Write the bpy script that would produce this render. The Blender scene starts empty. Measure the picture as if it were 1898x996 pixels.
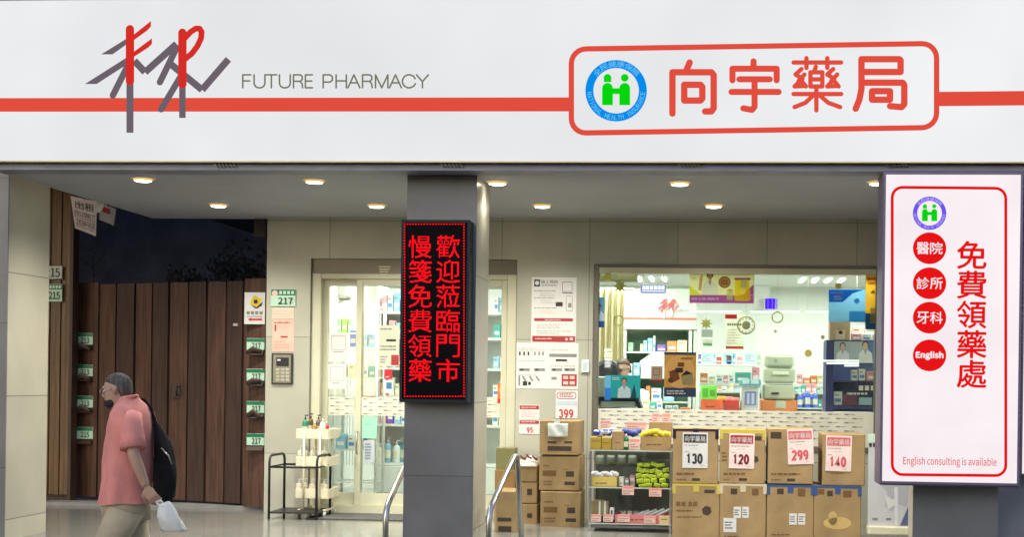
import bpy, math, random
from mathutils import Vector, Matrix
random.seed(7)
scene = bpy.context.scene
COL = scene.collection

# ------------------------------------------------------------------ camera, world, light, exposure
CAM = Vector((0.0, -9.1, 1.6)); TH = 0.0714; RO = 0.0133; PPX, PPY, FPX = 1137.0, 712.0, 2420.0
W0, H0 = 1898.0, 997.2
FW = Vector((-math.sin(TH), math.cos(TH), 0)); _R0 = Vector((math.cos(TH), math.sin(TH), 0)); _U0 = Vector((0, 0, 1))
RT = _R0 * math.cos(RO) + _U0 * math.sin(RO); UP = _U0 * math.cos(RO) - _R0 * math.sin(RO)
cam = bpy.data.cameras.new('camera'); camo = bpy.data.objects.new('camera', cam); COL.objects.link(camo)
cam.sensor_width = 36; cam.lens = FPX / W0 * 36; cam.clip_end = 500
cam.shift_x = (W0 / 2 - PPX) / W0; cam.shift_y = (PPY - H0 / 2) / W0
mw = Matrix.Identity(4)
for i, ax in enumerate((RT, UP, -FW)):
    for r in range(3): mw[r][i] = ax[r]
mw.translation = CAM
camo.matrix_world = mw
scene.camera = camo
world = bpy.data.worlds.new("World"); scene.world = world; world.use_nodes = True
wn = world.node_tree; sky = wn.nodes.new('ShaderNodeTexSky'); sky.sky_type = 'NISHITA'; sky.sun_disc = False
sky.sun_elevation = math.radians(25); sky.sun_rotation = math.radians(200)
bg = wn.nodes['Background']; bg.inputs['Strength'].default_value = 0.20
wn.links.new(sky.outputs[0], bg.inputs['Color'])
sl = bpy.data.lights.new('moon', 'SUN'); sl.energy = 0.03; sl.angle = math.radians(10); sl.color = (0.85, 0.9, 1.0)
so = bpy.data.objects.new('moon', sl); COL.objects.link(so); so.rotation_euler = (math.radians(50), 0, math.radians(-20))
vs = scene.view_settings; vs.view_transform = 'Standard'; vs.look = 'None'; vs.exposure = 0.0; vs.gamma = 1.0
scene.cycles.max_bounces = 8; scene.cycles.diffuse_bounces = 4; scene.cycles.transparent_max_bounces = 16
scene.cycles.sample_clamp_indirect = 4.0; scene.cycles.caustics_reflective = False; scene.cycles.caustics_refractive = False

# ------------------------------------------------------------------ helpers
def P(px, py, Y):
    d = FW + RT * ((px - PPX) / FPX) - UP * ((py - PPY) / FPX)
    return CAM + d * ((Y - CAM.y) / d.y)
def PZ(px, py, Z):
    d = FW + RT * ((px - PPX) / FPX) - UP * ((py - PPY) / FPX)
    return CAM + d * ((Z - CAM.z) / d.z)
def R(x0, y0, x1, y1, Y):
    xm, ym = (x0 + x1) / 2, (y0 + y1) / 2
    return P(x0, ym, Y).x, P(x1, ym, Y).x, P(xm, y1, Y).z, P(xm, y0, Y).z
def s(r, g, b):
    f = lambda c: c / 12.92 if c <= .04045 else ((c + .055) / 1.055) ** 2.4
    return (f(r / 255), f(g / 255), f(b / 255))
MC = {}
def M(name, col, rough=.6, metal=0.0, var=.12, scale=6.0, bump=0.0, stretch=None, spec=.5, coat=0.0):
    if name in MC: return MC[name]
    m = bpy.data.materials.new(name); m.use_nodes = True; nt = m.node_tree; b = nt.nodes['Principled BSDF']
    b.inputs['Roughness'].default_value = rough; b.inputs['Metallic'].default_value = metal
    b.inputs['Specular IOR Level'].default_value = spec; b.inputs['Coat Weight'].default_value = coat
    tc = nt.nodes.new('ShaderNodeTexCoord'); mp = nt.nodes.new('ShaderNodeMapping'); nt.links.new(tc.outputs['Object'], mp.inputs['Vector'])
    if stretch: mp.inputs['Scale'].default_value = stretch
    n = nt.nodes.new('ShaderNodeTexNoise'); n.inputs['Scale'].default_value = scale; n.inputs['Detail'].default_value = 5
    nt.links.new(mp.outputs[0], n.inputs['Vector'])
    cr = nt.nodes.new('ShaderNodeValToRGB'); e = cr.color_ramp.elements
    e[0].position = .3; e[1].position = .7
    e[0].color = tuple(min(1, c * (1 - var)) for c in col[:3]) + (1,); e[1].color = tuple(min(1, c * (1 + var)) for c in col[:3]) + (1,)
    nt.links.new(n.outputs['Fac'], cr.inputs['Fac']); nt.links.new(cr.outputs['Color'], b.inputs['Base Color'])
    if bump:
        bp = nt.nodes.new('ShaderNodeBump'); bp.inputs['Strength'].default_value = bump; bp.inputs['Distance'].default_value = .01
        nt.links.new(n.outputs['Fac'], bp.inputs['Height']); nt.links.new(bp.outputs[0], b.inputs['Normal'])
    MC[name] = m; return m
def E(name, col, st=1.0, var=0.0, scale=1.5):
    if name in MC: return MC[name]
    m = bpy.data.materials.new(name); m.use_nodes = True; nt = m.node_tree; nt.nodes.clear()
    o = nt.nodes.new('ShaderNodeOutputMaterial'); em = nt.nodes.new('ShaderNodeEmission'); em.inputs['Color'].default_value = tuple(col) + (1,)
    em.inputs['Strength'].default_value = st
    if var:
        tc = nt.nodes.new('ShaderNodeTexCoord'); n = nt.nodes.new('ShaderNodeTexNoise'); n.inputs['Scale'].default_value = scale; n.inputs['Detail'].default_value = 3
        nt.links.new(tc.outputs['Object'], n.inputs['Vector'])
        mr = nt.nodes.new('ShaderNodeMapRange'); mr.inputs['From Min'].default_value = .3; mr.inputs['From Max'].default_value = .7
        mr.inputs['To Min'].default_value = st * (1 - var); mr.inputs['To Max'].default_value = st * (1 + var)
        nt.links.new(n.outputs['Fac'], mr.inputs['Value']); nt.links.new(mr.outputs[0], em.inputs['Strength'])
    nt.links.new(em.outputs[0], o.inputs['Surface'])
    MC[name] = m; return m
def tile_mat(name, col, grout, tw, th, axis='xz', rough=.35, offs=(0, 0), var=.1, bond=0.0, mortar=.004):
    m = M(name, col, rough, 0, var, 2.2, .02); nt = m.node_tree; b = nt.nodes['Principled BSDF']
    ramp = [n for n in nt.nodes if n.type == 'VALTORGB'][0]
    geo = nt.nodes.new('ShaderNodeNewGeometry'); sep = nt.nodes.new('ShaderNodeSeparateXYZ'); nt.links.new(geo.outputs['Position'], sep.inputs[0])
    cmb = nt.nodes.new('ShaderNodeCombineXYZ')
    if axis == 'xz':
        ad = nt.nodes.new('ShaderNodeMath'); nt.links.new(sep.outputs['X'], ad.inputs[0]); nt.links.new(sep.outputs['Y'], ad.inputs[1]); nt.links.new(ad.outputs[0], cmb.inputs[0])
    else: nt.links.new(sep.outputs[0], cmb.inputs[0])
    nt.links.new(sep.outputs[{'xz': 2, 'xy': 1}[axis]], cmb.inputs[1])
    mp = nt.nodes.new('ShaderNodeMapping'); mp.inputs['Location'].default_value = (offs[0], offs[1], 0); nt.links.new(cmb.outputs[0], mp.inputs[0])
    br = nt.nodes.new('ShaderNodeTexBrick'); br.offset = bond; br.inputs['Scale'].default_value = 1; br.inputs['Brick Width'].default_value = tw; br.inputs['Row Height'].default_value = th
    br.inputs['Mortar Size'].default_value = mortar; br.inputs['Mortar Smooth'].default_value = .1
    br.inputs['Color1'].default_value = (1, 1, 1, 1); br.inputs['Color2'].default_value = (.88, .88, .88, 1); br.inputs['Mortar'].default_value = tuple(g / max(c, .01) for g, c in zip(grout, col)) + (1,)
    nt.links.new(mp.outputs[0], br.inputs['Vector'])
    mx = nt.nodes.new('ShaderNodeMix'); mx.data_type = 'RGBA'; mx.blend_type = 'MULTIPLY'; mx.inputs[0].default_value = 1
    nt.links.new(ramp.outputs[0], mx.inputs[6]); nt.links.new(br.outputs['Color'], mx.inputs[7]); nt.links.new(mx.outputs[2], b.inputs['Base Color'])
    return m
def glass_mat(name, tint=(.93, .97, .94), refl=.9):
    if name in MC: return MC[name]
    m = bpy.data.materials.new(name); m.use_nodes = True; nt = m.node_tree; nt.nodes.clear()
    o = nt.nodes.new('ShaderNodeOutputMaterial'); t = nt.nodes.new('ShaderNodeBsdfTransparent'); t.inputs[0].default_value = tint + (1,)
    g = nt.nodes.new('ShaderNodeBsdfGlossy'); g.inputs['Roughness'].default_value = .02; fr = nt.nodes.new('ShaderNodeFresnel'); fr.inputs[0].default_value = 1.45
    mu = nt.nodes.new('ShaderNodeMath'); mu.operation = 'MULTIPLY'; mu.inputs[1].default_value = refl; nt.links.new(fr.outputs[0], mu.inputs[0])
    mx = nt.nodes.new('ShaderNodeMixShader'); nt.links.new(mu.outputs[0], mx.inputs[0]); nt.links.new(t.outputs[0], mx.inputs[1]); nt.links.new(g.outputs[0], mx.inputs[2]); nt.links.new(mx.outputs[0], o.inputs[0])
    MC[name] = m; return m

TXT = {}
try: LATIN = bpy.data.fonts.load(__import__('os').path.join(bpy.utils.system_resource('DATAFILES', path='fonts'), 'Noto Sans CJK Regular.woff2'))   # a font that ships inside Blender
except Exception: LATIN = None
def glyphs(txt, off=0.0):
    k = (txt, off)
    if k in TXT: return TXT[k]
    c = bpy.data.curves.new('t', 'FONT'); c.body = txt; c.resolution_u = 3
    if LATIN and all(ord(a) < 128 for a in txt): c.font = LATIN
    o = bpy.data.objects.new('t', c); COL.objects.link(o); bpy.context.view_layer.update()
    m = bpy.data.meshes.new_from_object(o.evaluated_get(bpy.context.evaluated_depsgraph_get()))
    v = [(a.co.x, a.co.y) for a in m.vertices]; f = [tuple(p.vertices) for p in m.polygons]
    bpy.data.objects.remove(o); bpy.data.curves.remove(c); bpy.data.meshes.remove(m)
    xs = [a[0] for a in v]; ys = [a[1] for a in v]
    TXT[k] = (v, f, min(xs), max(xs), min(ys), max(ys)); return TXT[k]

BASE = {}
def dots(ch, n):                                                # which LEDs of an n x n block light up for a character
    v, f, xa_, xb_, ya_, yb_ = glyphs(ch); on = set()
    for t in f:
        p = [v[i] for i in t]
        for k in range(1, len(p) - 1):
            a, b, c = p[0], p[k], p[k + 1]; dt = (b[1] - c[1]) * (a[0] - c[0]) + (c[0] - b[0]) * (a[1] - c[1])
            if abs(dt) < 1e-12: continue
            q = [((x - xa_) / (xb_ - xa_) * n, (y - ya_) / (yb_ - ya_) * n) for x, y in (a, b, c)]
            for i in range(max(0, int(min(z[0] for z in q)) - 1), min(n, int(max(z[0] for z in q)) + 2)):
                for j in range(max(0, int(min(z[1] for z in q)) - 1), min(n, int(max(z[1] for z in q)) + 2)):
                    x = xa_ + (i + .5) / n * (xb_ - xa_); y = ya_ + (j + .5) / n * (yb_ - ya_)
                    l1 = ((b[1] - c[1]) * (x - c[0]) + (c[0] - b[0]) * (y - c[1])) / dt; l2 = ((c[1] - a[1]) * (x - c[0]) + (a[0] - c[0]) * (y - c[1])) / dt
                    if l1 > -.001 and l2 > -.001 and l1 + l2 < 1.001: on.add((i, j))
    return on
class MB:
    def __init__(self): self.v = []; self.f = []; self.mi = []; self.sm = []; self.mats = []; self.lay = 0
    def idx(self, m):
        if m not in self.mats: self.mats.append(m)
        return self.mats.index(m)
    def add(self, vs_, fs_, m, smooth=False):
        o = len(self.v); self.v += [Vector(a) for a in vs_]; i = self.idx(m)
        for f in fs_: self.f.append(tuple(a + o for a in f)); self.mi.append(i); self.sm.append(smooth)
        return self
    def box(self, x0, x1, y0, y1, z0, z1, m):
        v = [(x, y, z) for x in (x0, x1) for y in (y0, y1) for z in (z0, z1)]
        return self.add(v, [(0, 1, 3, 2), (4, 6, 7, 5), (0, 4, 5, 1), (2, 3, 7, 6), (0, 2, 6, 4), (1, 5, 7, 3)], m)
    def pbox(self, x0, y0, x1, y1, Y, d, m):
        a, b, c, e = R(x0, y0, x1, y1, Y); return self.box(a, b, Y, Y + d, c, e, m)
    def cbox(self, x0, x1, y0, y1, z0, z1, m, c=.004):      # box with chamfered edges
        c = min(c, (x1 - x0) * .3, (y1 - y0) * .3, (z1 - z0) * .3)
        vs_ = []; ids = {}
        for X, sx in ((x0, 1), (x1, -1)):
            for Yv, sy in ((y0, 1), (y1, -1)):
                for Z, sz in ((z0, 1), (z1, -1)):
                    for k in range(3):
                        q = [X + sx * c, Yv + sy * c, Z + sz * c]; q[k] = (X, Yv, Z)[k]
                        ids[(sx, sy, sz, k)] = len(vs_); vs_.append(tuple(q))
        fs_ = []
        for k in range(3):
            a, b = [i for i in range(3) if i != k]
            for sg in (1, -1):
                cyc = []
                for (p, q) in ((1, 1), (1, -1), (-1, -1), (-1, 1)):
                    t = [0, 0, 0]; t[k] = sg; t[a] = p; t[b] = q; cyc.append(ids[tuple(t) + (k,)])
                fs_.append(tuple(cyc))
        for k in range(3):
            a, b = [i for i in range(3) if i != k]
            for p in (1, -1):
                for q in (1, -1):
                    t1 = [0, 0, 0]; t2 = [0, 0, 0]; t1[a] = t2[a] = p; t1[b] = t2[b] = q; t1[k] = 1; t2[k] = -1
                    fs_.append((ids[tuple(t1) + (a,)], ids[tuple(t1) + (b,)], ids[tuple(t2) + (b,)], ids[tuple(t2) + (a,)]))
        for sx in (1, -1):
            for sy in (1, -1):
                for sz in (1, -1): fs_.append(tuple(ids[(sx, sy, sz, k)] for k in range(3)))
        return self.add(vs_, fs_, m)
    def pcbox(self, x0, y0, x1, y1, Y, d, m, c=.004):
        a, b, e, g = R(x0, y0, x1, y1, Y); return self.cbox(a, b, Y, Y + d, e, g, m, c)
    def rect(self, x0, y0, x1, y1, Y, m):
        a, b, c, e = R(x0, y0, x1, y1, Y); return self.add([(a, Y, c), (b, Y, c), (b, Y, e), (a, Y, e)], [(0, 1, 2, 3)], m)
    def poly(self, pts, Y, m, d=0.0):
        q = [P(x, y, Y) for x, y in pts]; n = len(q)
        if not d: return self.add(q, [tuple(range(n))], m)
        v = q + [Vector((a.x, a.y + d, a.z)) for a in q]
        return self.add(v, [tuple(range(n)), tuple(range(2 * n - 1, n - 1, -1))] + [(i, n + i, n + (i + 1) % n, (i + 1) % n) for i in range(n)], m)
    def disc(self, cx, cy, r, Y, m, n=28, ry=None, d=0.0):
        ry = ry or r
        return self.poly([(cx + r * math.cos(2 * math.pi * i / n), cy + ry * math.sin(2 * math.pi * i / n)) for i in range(n)], Y, m, d)
    def ring(self, cx, cy, r0, r1, Y, m, n=40, a0=0, a1=2 * math.pi):
        v = []; f = []
        for i in range(n + 1):
            a = a0 + (a1 - a0) * i / n
            v += [P(cx + r0 * math.cos(a), cy - r0 * math.sin(a), Y), P(cx + r1 * math.cos(a), cy - r1 * math.sin(a), Y)]
            if i < n: f.append((2 * i, 2 * i + 1, 2 * i + 3, 2 * i + 2))
        return self.add(v, f, m)
    def stroke(self, pts, w, Y, m, cap=True):                # polyline brush stroke, widths in photo pixels
        for (a, b) in zip(pts, pts[1:]):
            self.lay += 1; y = Y - .00015 * self.lay
            ang = math.atan2(b[1] - a[1], b[0] - a[0]); q = []
            if cap:
                for k in range(7): t = ang + math.pi / 2 + math.pi * k / 6; q.append((a[0] + w / 2 * math.cos(t), a[1] + w / 2 * math.sin(t)))
                for k in range(7): t = ang - math.pi / 2 + math.pi * k / 6; q.append((b[0] + w / 2 * math.cos(t), b[1] + w / 2 * math.sin(t)))
            else:
                dx, dy = -math.sin(ang) * w / 2, math.cos(ang) * w / 2
                q = [(a[0] + dx, a[1] + dy), (a[0] - dx, a[1] - dy), (b[0] - dx, b[1] - dy), (b[0] + dx, b[1] + dy)]
            self.poly(q, y, m)
        return self
    def rframe(self, x0, y0, x1, y1, r, w, Y, m, skew=0.0):  # rounded rectangular outline
        def outl(k):
            o = []
            for (cx, cy, a) in ((x1 - r, y0 + r, -90), (x1 - r, y1 - r, 0), (x0 + r, y1 - r, 90), (x0 + r, y0 + r, 180)):
                for i in range(7):
                    t = math.radians(a + 15 * i); px = cx + (r - k) * math.cos(t); py = cy + (r - k) * math.sin(t)
                    o.append(P(px, py + skew * (px - (x0 + x1) / 2), Y))
            return o
        a, b = outl(0), outl(w); n = len(a)
        return self.add(a + b, [(i, (i + 1) % n, n + (i + 1) % n, n + i) for i in range(n)], m)
    def text(self, t, x0, y0, x1, y1, Y, m, off=0.0):
        v, f, a, b, c, d = glyphs(t, off); X0, X1, Z0, Z1 = R(x0, y0, x1, y1, Y)
        sx = (X1 - X0) / max(b - a, 1e-6); sz = (Z1 - Z0) / max(d - c, 1e-6)
        self.add([(X0 + (x - a) * sx, Y, Z0 + (y - c) * sz) for x, y in v], f, m)
        if off > 0:                     # bolder strokes: the glyph again, nudged
            for j, (dx, dz) in enumerate(((off, 0), (-off, 0)) if off > .02 or m.name in ('black_ink', 'red_ink', 'maroon_ink') else ((off, 0), (-off, 0), (0, off), (0, -off))):
                self.add([(X0 + (x + dx - a) * sx, Y - .0006 * (j + 1), Z0 + (y + dz - c) * sz) for x, y in v], f, m)
        return self
    def column(self, t, x0, y0, x1, y1, Y, m, off=0.0, gap=.08):
        h = (y1 - y0) / len(t)
        for i, ch in enumerate(t): self.text(ch, x0, y0 + i * h + h * gap / 2, x1, y0 + (i + 1) * h - h * gap / 2, Y, m, off)
        return self
    def ribbon(self, pts, w, Y, m, closed=False):            # flat polyline of constant width, one strip
        n = len(pts); v = []
        for i, p in enumerate(pts):
            a = pts[i - 1] if (i or closed) else p; b = pts[(i + 1) % n] if (i < n - 1 or closed) else p
            def nrm(u, t): dx, dy = t[0] - u[0], t[1] - u[1]; L = math.hypot(dx, dy) or 1; return (-dy / L, dx / L)
            n1 = nrm(a, p) if a != p else nrm(p, b); n2 = nrm(p, b) if b != p else n1; nx, ny = n1[0] + n2[0], n1[1] + n2[1]; L = math.hypot(nx, ny) or 1; nx /= L; ny /= L; k = w / 2 / max(.5, nx * n1[0] + ny * n1[1])
            v += [P(p[0] + nx * k, p[1] + ny * k, Y), P(p[0] - nx * k, p[1] - ny * k, Y)]
        return self.add(v, [(2 * i, 2 * i + 1, (2 * i + 3) % (2 * n), (2 * i + 2) % (2 * n)) for i in range(n if closed else n - 1)], m)
    def digits(self, t, x0, y0, x1, y1, Y, m, w):
        dw = (x1 - x0) / len(t); A = math.pi / 180
        el = lambda cx, cy, rx, ry, a0, a1, k=10: [(cx + rx * math.cos((a0 + (a1 - a0) * i / k) * A), cy + ry * math.sin((a0 + (a1 - a0) * i / k) * A)) for i in range(k + 1)]
        G_ = {'0': ([el(.5, .5, .42, .5, 0, 330, 11)], True), '1': ([[(.15, .2), (.5, .02), (.5, 1)]], False), '2': ([el(.5, .28, .4, .28, 190, 390, 8) + [(.1, .98), (.95, .98)]], False), '3': ([el(.48, .26, .38, .26, 200, 440, 9), el(.48, .74, .42, .26, 280, 520, 9)], False),
              '4': ([[(.66, 1), (.66, .02), (.06, .72), (1, .72)]], False), '9': ([el(.5, .3, .4, .3, 0, 330, 11), [(.9, .3), (.86, .62), (.7, .9), (.3, 1)]], True), '5': ([[(.9, .02), (.22, .02), (.15, .45)] + el(.48, .67, .42, .33, 235, 500, 9)], False)}
        for i, ch in enumerate(t):
            sts, cl = G_[ch]
            for j, st in enumerate(sts): self.ribbon([(x0 + dw * (i + .14 + .72 * u), y0 + (y1 - y0) * v_) for u, v_ in st], w, Y - .0006 * j, m, cl and j == 0)
        return self
    def arc_text(self, t, cx, cy, r, hgt, a0, a1, Y, m, inward=False, wid=None, off=0.0):
        n = len(t); C = P(cx, cy, Y)
        k = abs(P(cx + 1, cy, Y).x - C.x)
        for i, ch in enumerate(t):
            if ch == ' ': continue
            a = math.radians(a0 + (a1 - a0) * (i + .5) / n); v, f, xa, xb, ya, yb = glyphs(ch, off)
            w = (wid or hgt) * (.22 if ch == 'I' else 1); vv = []
            for x, y in v:
                lx = ((x - xa) / max(xb - xa, .01) - .5) * w; ly = ((y - ya) / max(yb - ya, .01) - .5) * hgt
                if inward: rr = r - ly; tang = (-math.sin(a), math.cos(a)); ux = lx
                else: rr = r + ly; tang = (math.sin(a), -math.cos(a)); ux = lx
                vv.append((C.x + k * (rr * math.cos(a) + ux * tang[0]), Y, C.z + k * (rr * math.sin(a) + ux * tang[1])))
            self.add(vv, f, m)
        return self
    def lines(self, x0, y0, x1, y1, n, Y, m, fill=.45, rng=None):  # rows of print too small to read
        rng = rng or random
        h = (y1 - y0) / n
        for i in range(n):
            x = x0; ym = y0 + (i + .5) * h
            end = x0 + (x1 - x0) * rng.uniform(.6, 1)
            while x < end - 1:
                w = min(rng.uniform(.06, .25) * (x1 - x0), end - x)
                self.rect(x, ym - h * fill / 2, x + w, ym + h * fill / 2, Y, m); x += w + .03 * (x1 - x0)
        return self
    def tube(self, pts, r, m, n=10, smooth=True, closed=False):
        pts = [Vector(p) for p in pts]; rad = r if isinstance(r, (list, tuple)) else [r] * len(pts); v = []; f = []; prev = None
        N = len(pts)
        for i, p in enumerate(pts):
            t = ((pts[(i + 1) % N] if closed or i < N - 1 else p) - (pts[i - 1] if closed or i else p)).normalized()
            if prev is None: prev = t.orthogonal().normalized()
            prev = (prev - t * prev.dot(t)); prev = prev.normalized() if prev.length > 1e-6 else t.orthogonal().normalized()
            bn = t.cross(prev)
            rr = rad[i]; ra, rb = rr if isinstance(rr, tuple) else (rr, rr)
            for k in range(n): a = 2 * math.pi * k / n; v.append(p + prev * ra * math.cos(a) + bn * rb * math.sin(a))
        for i in range(N if closed else N - 1):
            j = (i + 1) % N
            for k in range(n): f.append((i * n + k, i * n + (k + 1) % n, j * n + (k + 1) % n, j * n + k))
        if not closed: f += [tuple(range(n - 1, -1, -1)), tuple(range((N - 1) * n, N * n))]
        return self.add(v, f, m, smooth)
    def lathe(self, c, prof, m, n=16, smooth=True):
        v = []; f = []
        for r, z in prof:
            for k in range(n): a = 2 * math.pi * k / n; v.append((c[0] + r * math.cos(a), c[1] + r * math.sin(a), c[2] + z))
        for i in range(len(prof) - 1):
            for k in range(n): f.append((i * n + k, i * n + (k + 1) % n, (i + 1) * n + (k + 1) % n, (i + 1) * n + k))
        f += [tuple(range(n - 1, -1, -1)), tuple(range((len(prof) - 1) * n, len(prof) * n))]
        return self.add(v, f, m, smooth)
    def loft(self, rings, m, n=20, smooth=True):             # horizontal rings (cx, cy, z, rx, ry)
        v = []; f = []
        for cx, cy, z, rx, ry in rings:
            for k in range(n): a = 2 * math.pi * k / n; v.append((cx + rx * math.cos(a), cy + ry * math.sin(a), z))
        for i in range(len(rings) - 1):
            for k in range(n): f.append((i * n + k, i * n + (k + 1) % n, (i + 1) * n + (k + 1) % n, (i + 1) * n + k))
        f += [tuple(range(n - 1, -1, -1)), tuple(range((len(rings) - 1) * n, len(rings) * n))]
        return self.add(v, f, m, smooth)
    def grid(self, fn, nu, nv, m, smooth=True):
        v = [fn(i / nu, j / nv) for j in range(nv + 1) for i in range(nu + 1)]
        return self.add(v, [(j * (nu + 1) + i, j * (nu + 1) + i + 1, (j + 1) * (nu + 1) + i + 1, (j + 1) * (nu + 1) + i) for j in range(nv) for i in range(nu)], m, smooth)
    def build(self, name, parent=None, label=None, solid=0.0):
        me = bpy.data.meshes.new(name); b = BASE[parent.name] if parent else None
        if b is None:
            xs = [a.x for a in self.v]; ys = [a.y for a in self.v]; zs = [a.z for a in self.v]
            b = Vector(((min(xs) + max(xs)) / 2, (min(ys) + max(ys)) / 2, min(zs)))
        me.from_pydata([a - b for a in self.v], [], self.f)
        for m in self.mats: me.materials.append(m)
        me.polygons.foreach_set('material_index', self.mi); me.polygons.foreach_set('use_smooth', self.sm); me.update()
        o = bpy.data.objects.new(name, me); COL.objects.link(o)
        if parent: o.parent = parent; BASE[o.name] = b
        else: o.location = b; BASE[o.name] = b
        if label: o['label'] = label
        if solid:
            md = o.modifiers.new('solid', 'SOLIDIFY'); md.thickness = solid; md.offset = 0
        return o
def tag(o, label, cat, group=None):
    o['label'] = label; o['category'] = cat
    if group: o['group'] = group
    return o
def thing(name, label, cat, loc, group=None):
    o = bpy.data.objects.new(name, None); COL.objects.link(o); o.location = loc; o.empty_display_size = .1
    BASE[o.name] = Vector(loc); return tag(o, label, cat, group)
def struct(o): o['kind'] = 'structure'; return o
def copy_tree(o, parent=None):
    c = o.copy(); COL.objects.link(c)
    if parent: c.parent = parent
    for ch in list(o.children): copy_tree(ch, c)
    return c
def lamp(name, kind, loc, power, col, size=.1, parent=None, rot=None, spot=None, sy=None):
    l = bpy.data.lights.new(name, kind); l.energy = power; l.color = col
    if kind == 'AREA':
        l.size = size
        if sy: l.shape = 'RECTANGLE'; l.size_y = sy
    else: l.shadow_soft_size = size
    if spot: l.spot_size = math.radians(spot); l.spot_blend = 1.0
    o = bpy.data.objects.new(name, l); COL.objects.link(o); o.location = loc
    if rot: o.rotation_euler = rot
    if parent: o.parent = parent; o.location = Vector(loc) - BASE[parent.name]
    return o

# ------------------------------------------------------------------ materials
white_lit = E('sign_face_white', s(238, 240, 242), .955, .08, .55)
red_lit = E('sign_red', s(226, 78, 62)); red2_lit = E('logo_red', s(214, 46, 38)); grey_lit = E('logo_grey', s(108, 96, 106))
olive_lit = E('lettering_olive', s(120, 116, 96)); blue_lit = E('emblem_blue', s(0, 140, 235)); cyan_lit = E('emblem_cyan', s(110, 205, 248))
green_lit = E('emblem_green', s(0, 214, 10)); led_red = E('led_red', (1.0, .004, .01), 1.6)
lb_white = E('lightbox_white', s(248, 238, 241), 1.02, .06, 1.6); lb_red = E('lightbox_red', s(232, 20, 22)); lb_pale = E('lightbox_pale_red', s(236, 120, 125))
lb_violet = E('emblem_violet', s(110, 84, 235)); lb_lilac = E('emblem_lilac', s(205, 195, 245))
casing = M('lavender_casing', s(118, 108, 130), .45, .2); black = M('black_plastic', (.012, .012, .014), .45); blackmetal = M('black_metal', (.02, .02, .022), .4, .3)
chrome = M('brushed_steel', (.55, .54, .52), .28, 1.0, .06, 30)
alu = M('cream_aluminium', s(206, 206, 180), .4, .0, .05); alu_dark = M('bronze_aluminium', s(120, 116, 104), .4, .4, .06)
white = M('white_paint', (.72, .73, .70), .5, 0, .04); paper = M('white_paper', (.74, .74, .72), .7, 0, .04, 3); cream = M('cream_plastic', s(232, 226, 196), .45)
ink = M('black_ink', (.03, .03, .035), .6); grey_ink = M('grey_ink', (.25, .25, .24), .7); red_ink = M('red_ink', s(200, 40, 50), .6); pink_paper = M('pink_paper', s(240, 196, 186), .7)
dim_red = M('brick_red_ink', s(170, 50, 55), .6)
wall_t = tile_mat('beige_wall_tile', (.48, .485, .40), (.25, .25, .2), .78, 1.05, 'xz', .3, (.21, .12), .10)
pil_shaded = tile_mat('shaded_grey_pillar_tile', (.185, .19, .195), (.1, .1, .1), 3.0, 1.05, 'xz', .4, (.2, .12), .2)  # grey front cladding, shade of the unlit street side put into its colour
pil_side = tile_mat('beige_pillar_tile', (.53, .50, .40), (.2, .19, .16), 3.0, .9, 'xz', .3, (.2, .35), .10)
floor_m = tile_mat('granite_floor', (.25, .25, .225), (.13, .13, .11), .6, .6, 'xy', .16, (.1, .1), .12)
asphalt = M('asphalt', (.05, .05, .052), .85, 0, .3, 40, .3)
concrete = M('concrete', (.28, .27, .26), .8, 0, .2, 5, .2)
ceil_m = M('ceiling_paint', (.45, .47, .52), .7, 0, .08, 1.2)
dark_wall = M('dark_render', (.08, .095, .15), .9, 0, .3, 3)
in_wall = M('interior_white_wall', (.76, .79, .74), .6, 0, .03); in_floor = tile_mat('interior_floor_tile', (.5, .5, .44), (.3, .3, .27), .6, .6, 'xy', .25)
wood = M('brown_gate_wood', (.105, .048, .029), .5, 0, .45, 5, .15, (6, 6, .5)); wood2 = M('dark_gate_wood', (.06, .030, .020), .55, 0, .35, 5, .15, (6, 6, .5))
wood_y = M('honey_wood_board', (.16, .085, .032), .5, 0, .4, 5, .15, (7, 7, .4))
card = M('cardboard', s(166, 139, 97), .85, 0, .2, 4, .2); card_d = M('cardboard_dark', s(150, 116, 70), .85, 0, .1, 5); card_p = M('cardboard_print', s(120, 88, 52), .85)
glass = glass_mat('window_glass'); glass_s = glass_mat('shelf_glass', (.86, .93, .9), .8)
skin = M('skin', (.46, .28, .20), .55, 0, .08)
# ------------------------------------------------------------------ ground and building
YW = 2.4; YS = -.30; ZF = .40; ZI = .46; ZC = 3.06
g = MB(); g.box(-120, 120, -120, -.6, -.3, 0.0, asphalt); g.box(-120, 120, -.6, 120, -.3, -.01, concrete); struct(g.build('street'))
XL = P(85, 334, .6).x                                          # where the arcade ceiling ends on the left
g = MB(); g.box(-9, 4.5, -.02, 9, 0.0, ZF, floor_m); g.box(-9, 4.5, -.36, -.02, 0.0, ZF / 2, concrete); struct(g.build('arcade_floor'))

bld = thing('pharmacy_building', 'lit pharmacy shopfront of beige tiles behind an arcade of square pillars', 'building', (0, YW, 0))
xa = P(492, 700, YW).x; xd0 = P(573, 700, YW).x; xd1 = P(956, 700, YW).x; xw0 = P(1099, 620, YW).x; xw1 = P(1633, 620, YW).x
zd = P(660, 480, YW).z; zw = P(1360, 492, YW).z; zs = 1.02
wl = MB()
wl.box(xa, xd0, YW, YW + .15, ZF, ZC, wall_t); wl.box(xd0, xd1, YW, YW + .15, zd, ZC, wall_t); wl.box(xd1, xw0, YW, YW + .15, ZF, ZC, wall_t)
wl.box(xw0, xw1, YW, YW + .15, zw, ZC, wall_t); wl.box(xw0, xw1, YW, YW + .15, ZF, zs, wall_t); wl.box(xw1, 4.5, YW, YW + .15, ZF, ZC, wall_t)
wl.box(xa, xa + .12, YW + .15, 9.0, ZF, ZC, wall_t)
wl.build('tiled_wall', bld)
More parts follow.
